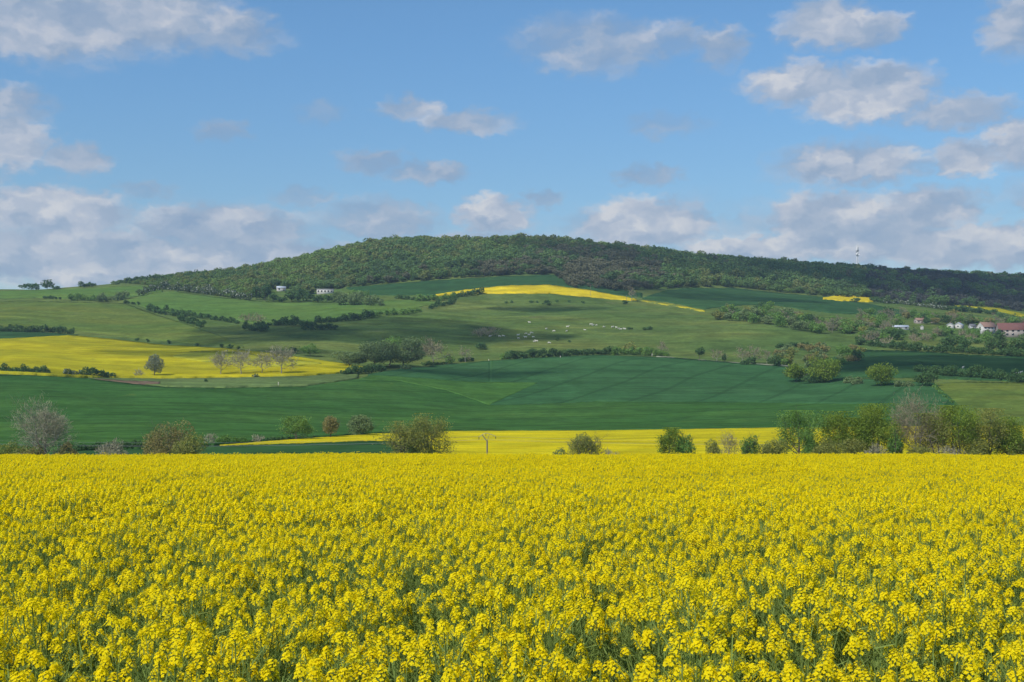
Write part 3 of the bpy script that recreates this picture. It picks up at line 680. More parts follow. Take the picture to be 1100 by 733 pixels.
plant('tree', 'thingreen', 318, 36, 27, 475, label='ragged green tree in the hedge above the yellow valley field', stems=2)
plant('tree', 'brown', 355, 26, 30, 472.5, label='brownish upright tree between two green ones in the valley hedge')
plant('tree', 'greyleaf', 388, 36, 29, 470, label='grey green rounded tree at the end of the valley hedge', lobes=12)
V('tree', 'thin', 432, 38, 454, 234, 'olive tree with several thin stems in front of the yellow valley field', stems=4)
V('tree', 'thin', 460, 44, 446, 232, 'olive many stemmed tree close to the power pole', stems=3)
V('bush', 'olivebush', 425, 48, 480, 230, 'straggling low bush at the foot of the many stemmed trees')
V('bush', 'olivebush', 466, 34, 476, 230, 'denser low bush at the foot of the tree by the power pole')
V('bush', 'greybush', 602, 18, 474, 232, 'small ragged bush beside the wide one at the brow of the field', lobes=6)
V('tree', 'olive', 629, 42, 462, 232, 'wide olive bushy tree alone against the yellow valley field', stems=3, lobes=14)
V('bush', 'twigbush', 657, 18, 481, 231, 'wispy low bush next to the wide olive tree')
V('tree', 'thinoak', 717, 22, 461, 232, 'thin yellow green tree, paler one of a pair', stems=2)
V('tree', 'green', 735, 25, 461, 231, 'dense dark leaved tree, darker one of a pair', lobes=12)
V('bush', 'olivebush', 766, 26, 473, 231, 'low olive bush beside the darker tree of the pair')
V('bare_tree', 'mauve', 783, 17, 466, 232, 'slender bare tree between a low bush and a round green tree')
V('tree', 'green', 806, 26, 463, 231, 'small round green tree beyond the slender bare one', stems=2)
V('bush', 'olivebush', 830, 32, 464, 231, 'low olive bush at the start of the dense valley tree row')
V('tree', 'thingreen', 861, 42, 443, 233, 'tall loose green tree at the start of the dense valley tree row', stems=3)
V('bush', 'bush', 872, 24, 465, 230, 'green bush under the first tall tree of the valley row')
V('tree', 'thinoak', 901, 32, 444, 235, 'fresh green tree with a flat leafy top in the valley row', stems=2)
V('bush', 'olivebush', 889, 44, 468, 229, 'olive undergrowth below the flat topped fresh green tree')
V('bush', 'olivebush', 921, 36, 464, 230, 'olive bush in the gap of the valley row')
V('tree', 'thinoak', 923, 32, 451, 234, 'medium fresh green tree standing between flat topped and tallest green ones', stems=2)
V('tree', 'thinoak', 945, 44, 436, 233, 'tallest fresh green tree in the middle of the valley row', stems=2)
V('tree', 'green', 962, 20, 458, 229, 'dark leaved small tree with black stem beside the tallest green one')
V('bare_tree', 'mauve', 981, 48, 430, 235, 'wide bare mauve tree rising highest in the valley row', stems=2)
V('tree', 'thin', 1008, 34, 446, 233, 'sparse olive tree with a forked dark trunk next to the bare mauve one', stems=2, tf=0.25)
V('bush', 'olivebush', 990, 34, 472, 230, 'yellow green undergrowth below the wide bare mauve tree')
V('tree', 'thinoak', 1030, 54, 438, 234, 'olive green tree with spreading top beyond the forked sparse one', stems=3)
V('tree', 'thin', 1064, 46, 441, 233, 'olive brown tree with broad top in the valley row', stems=3)
V('tree', 'thinoak', 1086, 34, 450, 231, 'lower leafy green tree at the end of the valley row', stems=2)
V('bush', 'olivebush', 1050, 40, 470, 229, 'olive undergrowth below the broad topped olive tree')
V('bush', 'olivebush', 1092, 30, 471, 229, 'low bush closing the end of the valley row')
V('tree', 'thin', 1122, 40, 452, 233, 'olive tree just past the end of the valley row')
V('bush', 'twigbush', 1022, 34, 476, 229, 'pale leafless undergrowth beneath the spreading olive tree')
V('bush', 'twigbush', 940, 30, 474, 229, 'pale leafless undergrowth beneath the tallest green tree')

# ------------------------------------------------------------------ wooden power pole
def power_pole():
    D = 236.0; X = (523.3 - CX) / F * D; Z = float(zg(X, D)); pm = D / F
    H = (HY - 473.5) * pm + EYE - Z
    root = empty('power_pole', (X, D, Z))
    tag(root, 'wooden power pole with forked head and hanging insulators in yellow field', 'power pole')
    V_, Q_ = tubes([[0, 0, -0.8]], [[0, 0, H]], [0.17], [0.13], 8); link('pole', make_mesh('pole', V_, Q_, M['wood']), root)
    a = np.array([0, 0, H - 0.15])
    L = a + np.array([-5.3, 0, 7.2]) * pm; Rr = a + np.array([2.6, 0, 8.2]) * pm; E = a + np.array([9.2, 0, 5.6]) * pm; W = a + np.array([-8.8, 0, 5.0]) * pm
    V_, Q_ = tubes([a, a], [L, Rr], [0.11, 0.05], [0.09, 0.04], 6); link('fork', make_mesh('fork', V_, Q_, M['wood']), root)
    arm = [W, L + np.array([0, 0, 0.05]), (L + Rr) / 2 + np.array([0, 0, 0.22]), Rr, E]
    V_, Q_ = tubes(arm[:-1], arm[1:], [0.045] * 4, [0.045] * 4, 6); link('crossarm', make_mesh('crossarm', V_, Q_, M['metal']), root)
    ends = []
    for p in (W, E, (L + Rr) / 2 + np.array([0, 0, 0.2])):
        dn = 0.55; prof = [(0.03, 0), (0.03, 0.1), (0.085, 0.14), (0.05, 0.22), (0.085, 0.26), (0.05, 0.34), (0.085, 0.38), (0.03, 0.46), (0.03, dn)]
        P0 = [p - np.array([0, 0, q[1]]) for q in prof[:-1]]; P1 = [p - np.array([0, 0, q[1]]) for q in prof[1:]]
        V_, Q_ = tubes(P0, P1, [q[0] for q in prof[:-1]], [q[0] for q in prof[1:]], 8)
        link('insulator', make_mesh('insulator', V_, Q_, M['ceramic']), root); ends.append(p - np.array([0, 0, dn]) + np.array([X, D, Z]))
    for e in ends:
        P = []
        for sgn in (-1, 1):
            tgt = e + np.array([sgn * 130.0, 14.0 * sgn + 6, 1.0])
            ts = np.linspace(0, 1, 17); q = e + (tgt - e) * ts[:, None]; q[:, 2] -= 4 * 1.6 * ts * (1 - ts); P.append(q)
        P0 = np.concatenate([q[:-1] for q in P]); P1 = np.concatenate([q[1:] for q in P])
        V_, Q_ = tubes(P0, P1, np.full(len(P0), 0.012), np.full(len(P0), 0.012), 4)
        o = link('power_cable', make_mesh('power_cable', V_, Q_, M['metal']))
        tag(o, 'thin sagging power cable hung from the wooden pole over the yellow field', 'cable', 'cables on the wooden pole')
power_pole()
def thin_pole(x, y, h, label):
    X, D, Z = at(x, y); pm = D / F
    V_, Q_ = tubes([[0, 0, -0.5], [-0.9, 0, h * pm - 0.6]], [[0, 0, h * pm], [0.9, 0, h * pm - 0.6]], [0.2, 0.08], [0.14, 0.08], 6)
    o = link('utility_pole', make_mesh('utility_pole', V_, Q_, M['wood']), loc=(X, D, Z)); tag(o, label, 'utility pole')
thin_pole(634.5, 319, 13, 'tall thin pole standing behind the yellow strip on the hill')
thin_pole(673, 326, 9, 'short thin pole beside the bare tree at the tapering yellow strip')
for x, y, h, lb in [(299, 415, 4.5, 'pale fence post below the tallest bare tree'), (525, 389, 3, 'pale post at the pasture corner past the small brownish tree'), (700.5, 383, 3, 'pale post at the end of the pasture hedge'),
                    (602, 385.5, 3, 'pale post in front of the long dark pasture hedge')]:
    X, D, Z = at(x, y); pm = D / F; g_ = Geo(); r = 0.28 * pm; g_.box(-r, r, -r, r, -0.4, h * pm); g_.box(-r * 0.6, r * 0.6, -r * 0.6, r * 0.6, h * pm, h * pm + r * 0.5)
    tag(link('fence_post', g_.mesh('fence_post', M['post']), loc=(X, D, Z)), lb, 'post')

# ------------------------------------------------------------------ lattice mast
def mast():
    x = 921.0; D = 1945.0; X = (x - CX) / F * D; Z = float(zg(X, D)); pm = D / F
    H = (HY - 263.5) * pm + EYE - Z; base = 1.25 * pm; topw = 0.5 * pm
    root = empty('telecom_mast', (X, D, Z)); tag(root, 'tall white lattice telecom mast rising above the wood on the skyline', 'mast')
    def wid(z): return base + (topw - base) * z / H
    P0, P1 = [], []; k = 14
    for s in range(k):
        z0, z1 = H * s / k, H * (s + 1) / k; a, b = wid(z0), wid(z1)
        c0 = [np.array((sx * a, sy * a, z0)) for sx, sy in ((-1, -1), (1, -1), (1, 1), (-1, 1))]; c1 = [np.array((sx * b, sy * b, z1)) for sx, sy in ((-1, -1), (1, -1), (1, 1), (-1, 1))]
        for i in range(4):
            P0 += [c0[i], c0[i], c0[(i + 1) % 4], c1[i]]; P1 += [c1[i], c1[(i + 1) % 4], c1[i], c1[(i + 1) % 4]]
    P0, P1 = np.array(P0), np.array(P1); low = P0[:, 2] < H * 0.62
    for nm, sel, m, r in (('lower_lattice', low, 'mastwhite', 0.13), ('upper_lattice', ~low, 'mastwhite', 0.26)):
        n = sel.sum(); V_, Q_ = tubes(P0[sel], P1[sel], np.full(n, r), np.full(n, r), 4); link(nm, make_mesh(nm, V_, Q_, M[m]), root)
    for z, rad, m in ((H * 0.66, 2.3, 'mastwhite'), (H * 0.80, 1.9, 'mastdark'), (H * 0.86, 1.4, 'mastwhite')):
        g_ = Geo(); g_.box(-rad, rad, -rad, rad, z - 0.15, z + 0.15); link('platform', g_.mesh('platform', M[m]), root)
        for i in range(3):
            an = 2.1 * i - 1.9; g_ = Geo(); cx, cy = math.cos(an) * rad * 1.1, math.sin(an) * rad * 1.1
            g_.box(cx - 0.35, cx + 0.35, cy - 0.3, cy + 0.3, z + 0.3, z + 3.2); link('antenna_panel', g_.mesh('antenna_panel', M['mastwhite']), root)
    for i, (dx, z) in enumerate(((1.6, 0.70), (-1.6, 0.73))):
        ts = np.linspace(0, 2 * math.pi, 13)[:-1]; zc = H * z; g_ = Geo(); r = 1.3
        ring = np.array([(dx + math.cos(t) * r, -1.6, zc + math.sin(t) * r) for t in ts]); back = ring * 1.0; back[:, 1] += 0.8
        Vv = np.concatenate([ring, back, [[dx, -1.2, zc]] * 12, [[dx, -0.8, zc]] * 12]); q = np.arange(12); n2 = (q + 1) % 12
        g_.add(Vv, np.concatenate([np.stack([q, n2, 12 + n2, 12 + q], 1), np.stack([q, n2, 24 + n2, 24 + q], 1), np.stack([12 + q, 12 + n2, 36 + n2, 36 + q], 1)]))
        link('dish', g_.mesh('dish', M['mastwhite']), root)
    V_, Q_ = tubes([[0, 0, H]], [[0, 0, H + 3.5]], [0.16], [0.08], 6); link('whip_antenna', make_mesh('whip_antenna', V_, Q_, M['mastwhite']), root)
mast()

# ------------------------------------------------------------------ houses
def house(x, y, w, h, label, wall='white', roof='orangeroof', rz=0.0, deep=0.65, roofh=0.42, wins=3, chim=True, flat=False, name='house', cat='house', door=True):
    """w, h picture units; ridge along the local X axis (rz turned a quarter shows the gable)"""
    w *= 0.93; h *= 0.92; X, D, Z = at(x, y); pm = D / F; W = w * pm; Ht = h * pm; dp = W * deep; he = Ht if flat else Ht * (1 - roofh)
    root = empty(name, (X, D, Z), rz); tag(root, label, cat)
    a, b = W / 2, dp / 2
    g_ = Geo(); g_.box(-a, a, -b, b, -2.0, he)
    if not flat:
        for s in (-1, 1): g_.add([(s * a, -b, he), (s * a, b, he), (s * a, 0, Ht), (s * a, 0, Ht)], [(0, 1, 2, 3)])
    link('wall', g_.mesh('wall', M[wall]), root)
    g_ = Geo(); o = 0.35; t = 0.22
    if flat: g_.box(-a - o, a + o, -b - o, b + o, he + 0.01, he + 0.3)
    else:
        k = (Ht - he) / b
        for s in (-1, 1):
            e = b + o; zl = he - o * k
            Vr = [(-a - o, s * e, zl), (a + o, s * e, zl), (a + o, 0, Ht), (-a - o, 0, Ht)]; Vr += [(p[0], p[1], p[2] + t) for p in Vr]
            g_.add(Vr, [(0, 1, 2, 3), (4, 5, 6, 7), (0, 1, 5, 4), (1, 2, 6, 5), (3, 0, 4, 7)])
    rf = link('roof', g_.mesh('roof', M[roof]), root)
    if chim and not flat:
        g_ = Geo(); g_.box(a * 0.55, a * 0.55 + 0.7, -0.3, 0.3, Ht - 0.4, Ht + 1.1); g_.box(a * 0.55 - 0.06, a * 0.55 + 0.76, -0.36, 0.36, Ht + 1.1, Ht + 1.22); link('chimney', g_.mesh('chimney', M['redroof']), rf)
    def opening(nm, cx, cy, wx, z0, z1, side):
        g_ = Geo(); f = Geo(); q = 0.03
        if side == 'f': g_.box(cx - wx / 2, cx + wx / 2, -b - q, -b + 0.05, z0, z1); f.box(cx - wx / 2 - 0.12, cx + wx / 2 + 0.12, -b - 0.1, -b + 0.04, z0 - 0.14, z0 - 0.005)
        else: g_.box(a * side - 0.05, a * side + q, cy - wx / 2, cy + wx / 2, z0, z1) if side > 0 else g_.box(-a - q, -a + 0.05, cy - wx / 2, cy + wx / 2, z0, z1)
        ob = link(nm, g_.mesh(nm, M['glass' if nm == 'window' else 'wood']), root)
        if side == 'f' and nm == 'window': link('sill', f.mesh('sill', M['greywall']), ob)
    ww = min(1.6, W / (wins * 2.0 + 1)) if wins else 1
    floors = [(he * 0.35, he * 0.72)] if he < 4.5 else [(0.9, 2.3), (3.6, 4.9)]
    for i in range(wins):
        cx = -a + W * (i + 0.5) / wins
        for fl, (z0, z1) in enumerate(floors):
            if door and fl == 0 and i == wins // 2: opening('door', cx, 0, min(1.2, ww), 0.0, min(2.1, he * 0.8), 'f')
            else: opening('window', cx, 0, ww, z0, z1, 'f')
    for s in (-1, 1): opening('window', 0, 0, min(1.3, dp / 4), floors[-1][0], floors[-1][1], s)
    return root
house(302, 312.8, 10, 5.4, 'small white cabin with a low roof above the dark copse', 'white', 'greyroof', 0.25, 0.8, 0.35, 2, False)
house(349.5, 315.6, 19, 5.0, 'long low flat roofed white building with dark openings at the wood edge', 'white', 'greywall', 0.0, 0.3, 0, 5, False, True, 'building', 'building', False)
house(964, 354, 24, 4.6, 'long low white barn with a pale grey roof on the green slope', 'white', 'greyroof', -0.06, 0.3, 0.4, 4, False, name='barn', cat='barn')
house(988.5, 347.5, 12, 6, 'pinkish village house half hidden in the trees, beside a smaller one', 'pink', 'orangeroof', 0.2)
house(1003.5, 347, 7, 4.5, 'tiny pinkish cottage beside the half hidden pinkish house', 'pink', 'orangeroof', -0.1, 0.8)
house(990.5, 354, 3.4, 4.2, 'tiny white hut alone on the garden slope', 'white', 'greyroof', 1.2, 1.0, 0.35, 1, False, name='hut', cat='hut')
house(1021, 352.6, 8.5, 5.6, 'white gable house with grey roof, lower one of a pair', 'white', 'greyroof', 1.1, 0.9, 0.4, 2)
house(1030.5, 352.8, 9, 6.4, 'white gable house with grey roof, taller one of a pair', 'white', 'greyroof', 0.9, 0.8, 0.4, 2)
house(1044.5, 353, 7, 5, 'grey shed between the white gables and the orange roofed house', 'greywall', 'slateroof', 0.2, 0.8, 0.4, 1, False, name='shed', cat='shed')
house(1043, 367.5, 7, 3.2, 'low white garden shed below the village houses', 'white', 'slateroof', 0.1, 0.6, 0.3, 1, False, name='shed', cat='shed')
house(1060, 358.5, 21, 13, 'large white house with weathered orange roof and bright gable', 'white', 'orangeroof', 0.45, 0.55, 0.42, 4)
house(1089, 362, 37, 16, 'large farm building with long red brown roof and pale walls', 'pink', 'redroof', -0.12, 0.45, 0.5, 6)
house(1117, 360, 16, 10, 'white house with red roof behind the farm at the frame edge', 'white', 'redroof', 0.3)

# ------------------------------------------------------------------ white cattle
def skin_mesh(name, verts, edges, radii, m):
    me = bpy.data.meshes.new(name); me.from_pydata(verts, edges, [])
    ob = bpy.data.objects.new(name, me); C.objects.link(ob)
    ob.modifiers.new('s', 'SKIN'); sd = ob.modifiers.new('u', 'SUBSURF'); sd.levels = 1; sd.render_levels = 1
    for i, r in enumerate(radii): me.skin_vertices[0].data[i].radius = r if isinstance(r, tuple) else (r, r)
    me.skin_vertices[0].data[1].use_root = True
    dg = bpy.context.evaluated_depsgraph_get(); out = bpy.data.meshes.new_from_object(ob.evaluated_get(dg))
    bpy.data.objects.remove(ob); bpy.data.meshes.remove(me); out.name = name
    out.materials.clear(); out.materials.append(m); return out
def cow_mesh(pose):
    lie = pose == 'lying'; b = 0.62 if lie else 1.05
    v = [(-1.0, 0, b + 0.12), (-0.55, 0, b), (0.0, 0, b - 0.06), (0.55, 0, b + 0.02)]; r = [(0.24, 0.26), (0.34, 0.36), (0.38, 0.42), (0.32, 0.38)]
    e = [(0, 1), (1, 2), (2, 3)]
    if pose == 'grazing': neck = [(0.95, 0, 0.85), (1.2, 0, 0.5), (1.42, 0, 0.16)]
    else: neck = [(0.95, 0, b + 0.3), (1.2, 0, b + 0.5), (1.55, 0, b + 0.34)]
    v += neck; r += [(0.2, 0.24), (0.15, 0.18), (0.085, 0.09)]; e += [(3, 4), (4, 5), (5, 6)]
    for sx, top in ((-0.85, 1), (0.5, 3)):
        for sy in (-1, 1):
            i = len(v)
            if lie: v += [(sx, sy * 0.3, 0.35), (sx + 0.35, sy * 0.42, 0.16), (sx + 0.05, sy * 0.46, 0.08)]
            elif sx < 0: v += [(sx + 0.05, sy * 0.22, 0.72), (sx - 0.1, sy * 0.22, 0.42), (sx, sy * 0.22, 0.02)]
            else: v += [(sx, sy * 0.2, 0.66), (sx + 0.02, sy * 0.2, 0.38), (sx, sy * 0.2, 0.02)]
            r += [(0.15, 0.15), (0.075, 0.075), (0.06, 0.06)]; e += [(top, i), (i, i + 1), (i + 1, i + 2)]
    i = len(v); v += [(-1.2, 0, b + 0.05), (-1.26, 0, b - 0.55)]; r += [(0.05, 0.05), (0.04, 0.04)]; e += [(0, i), (i, i + 1)]
    h = 5
    for sy in (-1, 1):
        i = len(v); p = v[h]; v += [(p[0] - 0.02, sy * 0.3, p[2] + 0.1)]; r += [(0.05, 0.03)]; e += [(h, i)]
    return skin_mesh('cow_' + pose, v, e, r, M['cow'])
COWS = {p: cow_mesh(p) for p in ('standing', 'grazing', 'lying')}
herd = [(568.7, 347.4, 's', 'white cow standing alone, highest of the scattered group on the pasture'), (526.6, 362.5, 's', 'white cow just outside the dark bramble thicket, nearest to it'),
        (536.7, 362.3, 'g', 'white cow a little way from the bramble thicket, one of a close two'), (540.6, 361.9, 's', 'second white cow of the close two near the bramble thicket'),
        (556.7, 361.2, 's', 'white cow standing between the thicket pair and the scattered group'), (557.1, 364.2, 'g', 'small white calf like animal just below the one between pair and group'),
        (565, 359.3, 'g', 'white cow grazing at the upper edge of the tight cluster'), (568.4, 360.6, 's', 'white cow in the middle of the tight cluster'),
        (571, 358.6, 'g', 'white cow grazing at the top of the tight cluster'), (564.4, 363.4, 's', 'white cow below the middle of the tight cluster'),
        (573, 363, 'g', 'white cow at the lower edge of the tight cluster, nearest the lying one'), (574, 367.6, 'l', 'largest white cow lying below the tight cluster'), (576.2, 367.7, 's', 'white cow standing against the large lying one'),
        (590, 369.3, 'g', 'lowest white cow grazing near the pasture hedge'), (586.7, 354.2, 's', 'white cow alone above the middle of the pasture'), (594.9, 356.7, 'g', 'faint white cow grazing beyond the lone one mid pasture'),
        (609.8, 352.2, 's', 'upper white cow of a pair standing one above the other'), (608.7, 356.7, 's', 'lower white cow of a pair standing one above the other'), (628.3, 355.1, 'l', 'white cow lying flat and alone in the pasture middle'),
        (634.8, 349.6, 's', 'white cow standing in the highest pair, broadside on'), (637, 350.4, 's', 'white cow overlapping another in the highest pair'), (640.6, 350.2, 'g', 'white cow grazing just beyond the highest pair'),
        (648.8, 352.1, 'g', 'single white cow between the highest pair and the file'), (658, 352.5, 's', 'leading white cow at the upper end of the file'), (662, 352.9, 's', 'second white cow in the file across the pasture'),
        (664.6, 353.9, 's', 'third white cow in the file, in its middle'), (667, 354.8, 's', 'fourth white cow in the file, low in its line'), (671, 354.6, 's', 'last white cow of the file, beside the dark shrub'),
        (1034.6, 397.5, 's', 'white animal alone in the shaded field below the long hedge'), (1061, 402.6, 'l', 'white animal lying near the thick hedge in the shaded field'), (1093, 402.8, 'l', 'wide white animal lying at the far end of the shaded field'), (1097, 403.2, 's', 'white animal standing beside the wide lying one in the shaded field')]
for i, (x, y, p, lb) in enumerate(herd):
    X, D, Z = at(x, y)
    o = link('cow', COWS[{'s': 'standing', 'g': 'grazing', 'l': 'lying'}[p]], loc=(X, D, Z + (0.55 if x > 1000 else 0)))
    o.rotation_euler.z = (0.3 if i % 3 else 2.8) + 0.5 * math.sin(i * 2.3); k = 0.9 + 0.1 * math.sin(i * 1.7)
    if 'calf' in lb: k = 0.75
    o.scale = (k, k, k); tag(o, lb, 'cow', 'white cattle on the pasture' if x < 1000 else 'white animals in the shaded field')

# ------------------------------------------------------------------ scatter (only for what nobody could count)
def scatter(name, pts, rot, scl, idx, sources, label, cat):
    coll = bpy.data.collections.new(name + ' sources')
    for k, me in enumerate(sources):
        coll.objects.link(bpy.data.objects.new('%s kind %02d' % (name, k), me))
    me = bpy.data.meshes.new(name); me.vertices.add(len(pts)); me.vertices.foreach_set('co', np.asarray(pts, np.float32).ravel())
    a = me.attributes.new('turn', 'FLOAT_VECTOR', 'POINT'); a.data.foreach_set('vector', np.asarray(rot, np.float32).ravel())
    a = me.attributes.new('size', 'FLOAT_VECTOR', 'POINT'); a.data.foreach_set('vector', np.asarray(scl, np.float32).ravel())
    a = me.attributes.new('pick', 'INT', 'POINT'); a.data.foreach_set('value', np.asarray(idx, np.int32))
    o = link(name, me); tag(o, label, cat, kind='stuff')
    ng = bpy.data.node_groups.new(name + ' scatter', 'GeometryNodeTree')
    ng.interface.new_socket('Geometry', in_out='INPUT', socket_type='NodeSocketGeometry'); ng.interface.new_socket('Geometry', in_out='OUTPUT', socket_type='NodeSocketGeometry')
    nn = ng.nodes.new; gi = nn('NodeGroupInput'); go = nn('NodeGroupOutput'); ci = nn('GeometryNodeCollectionInfo'); ip = nn('GeometryNodeInstanceOnPoints')
    ci.inputs['Collection'].default_value = coll; ci.inputs['Separate Children'].default_value = True; ci.inputs['Reset Children'].default_value = True
    def attr(n, t):
        q = nn('GeometryNodeInputNamedAttribute'); q.data_type = t; q.inputs['Name'].default_value = n; return q.outputs['Attribute']
    ln = ng.links.new; ln(gi.outputs[0], ip.inputs['Points']); ln(ci.outputs[0], ip.inputs['Instance']); ip.inputs['Pick Instance'].default_value = True
    ln(attr('pick', 'INT'), ip.inputs['Instance Index'])
    e2r = nn('FunctionNodeEulerToRotation'); ln(attr('turn', 'FLOAT_VECTOR'), e2r.inputs[0]); ln(e2r.outputs[0], ip.inputs['Rotation'])
    ln(attr('size', 'FLOAT_VECTOR'), ip.inputs['Scale']); ln(ip.outputs[0], go.inputs[0])
    o.modifiers.new('scatter', 'NODES').node_group = ng
    return o
def vnoise(x, y, s, seed=0):
    """smooth value noise 0..1"""
    x = np.asarray(x) / s + 100.3; y = np.asarray(y) / s + 57.1; xi = np.floor(x).astype(int); yi = np.floor(y).astype(int); fx = x - xi; fy = y - yi
    T = np.random.default_rng(seed).uniform(size=(256, 256)); fx = fx * fx * (3 - 2 * fx); fy = fy * fy * (3 - 2 * fy)
    q = lambda a, b: T[(xi + a) % 256, (yi + b) % 256]
    return (q(0, 0) * (1 - fx) + q(1, 0) * fx) * (1 - fy) + (q(0, 1) * (1 - fx) + q(1, 1) * fx) * fy

# ------------------------------------------------------------------ hill wood
M['w_light'] = leafy('wood light green', (0.143, 0.239, 0.057), (0.212, 0.308, 0.082), 0.34, 0.1)
M['w_mid'] = leafy('wood mid green', (0.097, 0.186, 0.060), (0.158, 0.244, 0.078), 0.34, 0.1)
M['w_dark'] = leafy('wood dark green', (0.067, 0.128, 0.054), (0.108, 0.175, 0.067), 0.34, 0.1)
M['w_brown'] = leafy('wood mauve brown', (0.128, 0.128, 0.081), (0.188, 0.181, 0.114), 0.34, 0.1)
M['w_olive'] = leafy('wood olive', (0.161, 0.202, 0.065), (0.228, 0.255, 0.086), 0.34, 0.1)
M['w_dusk'] = leafy('wood deep mauve', (0.060, 0.066, 0.060), (0.090, 0.092, 0.078), 0.15, 0.1)
def wood():
    g = np.random.default_rng(3); srcs = []
    for m in ('w_light', 'w_mid', 'w_dark', 'w_brown', 'w_olive', 'w_dusk'):
        for k in range(3):
            P, d = crown_points(13, 12, 0.5, 420, g, 9, jag=0.2)
            V1, Q1 = leaf_quads(P, 1.5, g, d, bias=1.5)
            V2, Q2 = tubes([[0, 0, -1]], [[0, 0, 9]], [0.35], [0.15], 5)
            srcs.append(make_mesh('wood tree', np.concatenate([V1, V2]), np.concatenate([Q1, Q2 + len(V1)]), [M[m], M['bark']], np.concatenate([np.zeros(len(Q1)), np.ones(len(Q2))])))
    low = [(150, 306), (175, 309), (200, 314), (250, 321), (285, 322), (330, 318), (370, 309.5), (420, 305), (470, 301), (540, 297), (596, 295.5), (606, 305), (618, 311), (650, 313), (690, 315), (715, 311), (740, 309), (790, 309), (830, 314), (900, 320), (938, 321), (960, 324), (1000, 329), (1040, 330), (1075, 332), (1130, 341), (1300, 350)]
    pts, idx, scl = [], [], []
    n = 14000
    xs = g.uniform(120, 1300, n * 3); t = g.uniform(0, 1, n * 3)
    for x, tt in zip(xs, t):
        dc = crest_d(x) + 45; D = 1150 + (dc - 1150) * tt ** 0.8
        X = (x - CX) / F * D; z = float(zg(X, D)); yl = float(np.interp(x, [p[0] for p in low], [p[1] for p in low]))
        if D < depth(x, yl) + 4: continue
        if 288 < x < 312 and HY - F * (z - EYE) / D > 311: continue
        if x < 190 and D < crest_d(x) - 40 - 200 * (x - 120) / 70: continue
        dens = 0.56 * D / 1700
        if g.uniform() > dens: continue
        y = HY - F * (z - EYE) / D
        a = vnoise(X, D * 0.7, 105, 1); b = vnoise(X, D, 28, 2)
        brown = 0.12 + 0.55 * math.exp(-((x - 640) / 90) ** 2) * (y > 272) + 0.35 * math.exp(-((x - 520) / 40) ** 2 - ((y - 285) / 10) ** 2) + 0.18 * (x > 900)
        f = 0.72 * a + 0.28 * b + g.normal() * 0.09
        if x > 930: k = 5 if f < 0.52 else (2 if f < 0.62 else (1 if f < 0.8 else 3))
        elif f < brown: k = 3
        elif f < brown + 0.10: k = 2
        elif f < brown + 0.32: k = 1
        elif f < brown + 0.46: k = 4
        else: k = 0
        if x > 780 and k in (0, 4) and g.uniform() < 0.6: k = 1
        if g.uniform() < 0.05: k = 2
        s = (0.55 + 1.0 * g.uniform() ** 1.6) * (0.8 if y > yl - 6 else 1)
        if x < 380: s *= 0.36 + 0.64 * (x - 120) / 260
        pts.append((X, D, z - 0.3)); idx.append(k * 3 + g.integers(0, 3)); scl.append((s * g.uniform(0.9, 1.15), s * g.uniform(0.9, 1.15), s * g.uniform(0.68, 0.95)))
    rot = np.zeros((len(pts), 3)); rot[:, 2] = g.uniform(0, 6.28, len(pts))
    scatter('wood', pts, rot, scl, idx, srcs, 'mixed green and brown wood covering the hilltop along the skyline', 'wood')
    print('wood trees', len(pts))
wood()

# ------------------------------------------------------------------ foreground rapeseed
def petal_mat():
    m, nt, out = mat('rapeseed petals'); g = N(nt); geo = g.new('ShaderNodeNewGeometry'); oi = g.new('ShaderNodeObjectInfo')
    f = g.math('ADD', g.math('MULTIPLY', geo.outputs['Random Per Island'], 0.7), g.math('MULTIPLY', oi.outputs['Random'], 0.3))
    c = g.mix(f, (0.93, 0.70, 0.003), (0.99, 0.84, 0.022))
    d = g.new('ShaderNodeBsdfDiffuse'); t = g.new('ShaderNodeBsdfTranslucent'); g.put(d.inputs[0], c); g.put(t.inputs[0], c)
    mx = g.new('ShaderNodeMixShader'); mx.inputs[0].default_value = 0.46
    nt.links.new(d.outputs[0], mx.inputs[1]); nt.links.new(t.outputs[0], mx.inputs[2]); nt.links.new(mx.outputs[0], out.inputs[0]); return m
M['petal'] = petal_mat()
M['stem'] = leafy('rapeseed stems', (0.190, 0.265, 0.060), (0.300, 0.385, 0.110), 0.42, 4)
M['rleaf'] = leafy('rapeseed leaves', (0.085, 0.160, 0.050), (0.140, 0.220, 0.075), 0.3, 4)
M['bud'] = leafy('rapeseed buds', (0.30, 0.33, 0.03), (0.50, 0.48, 0.03), 0.2, 4)
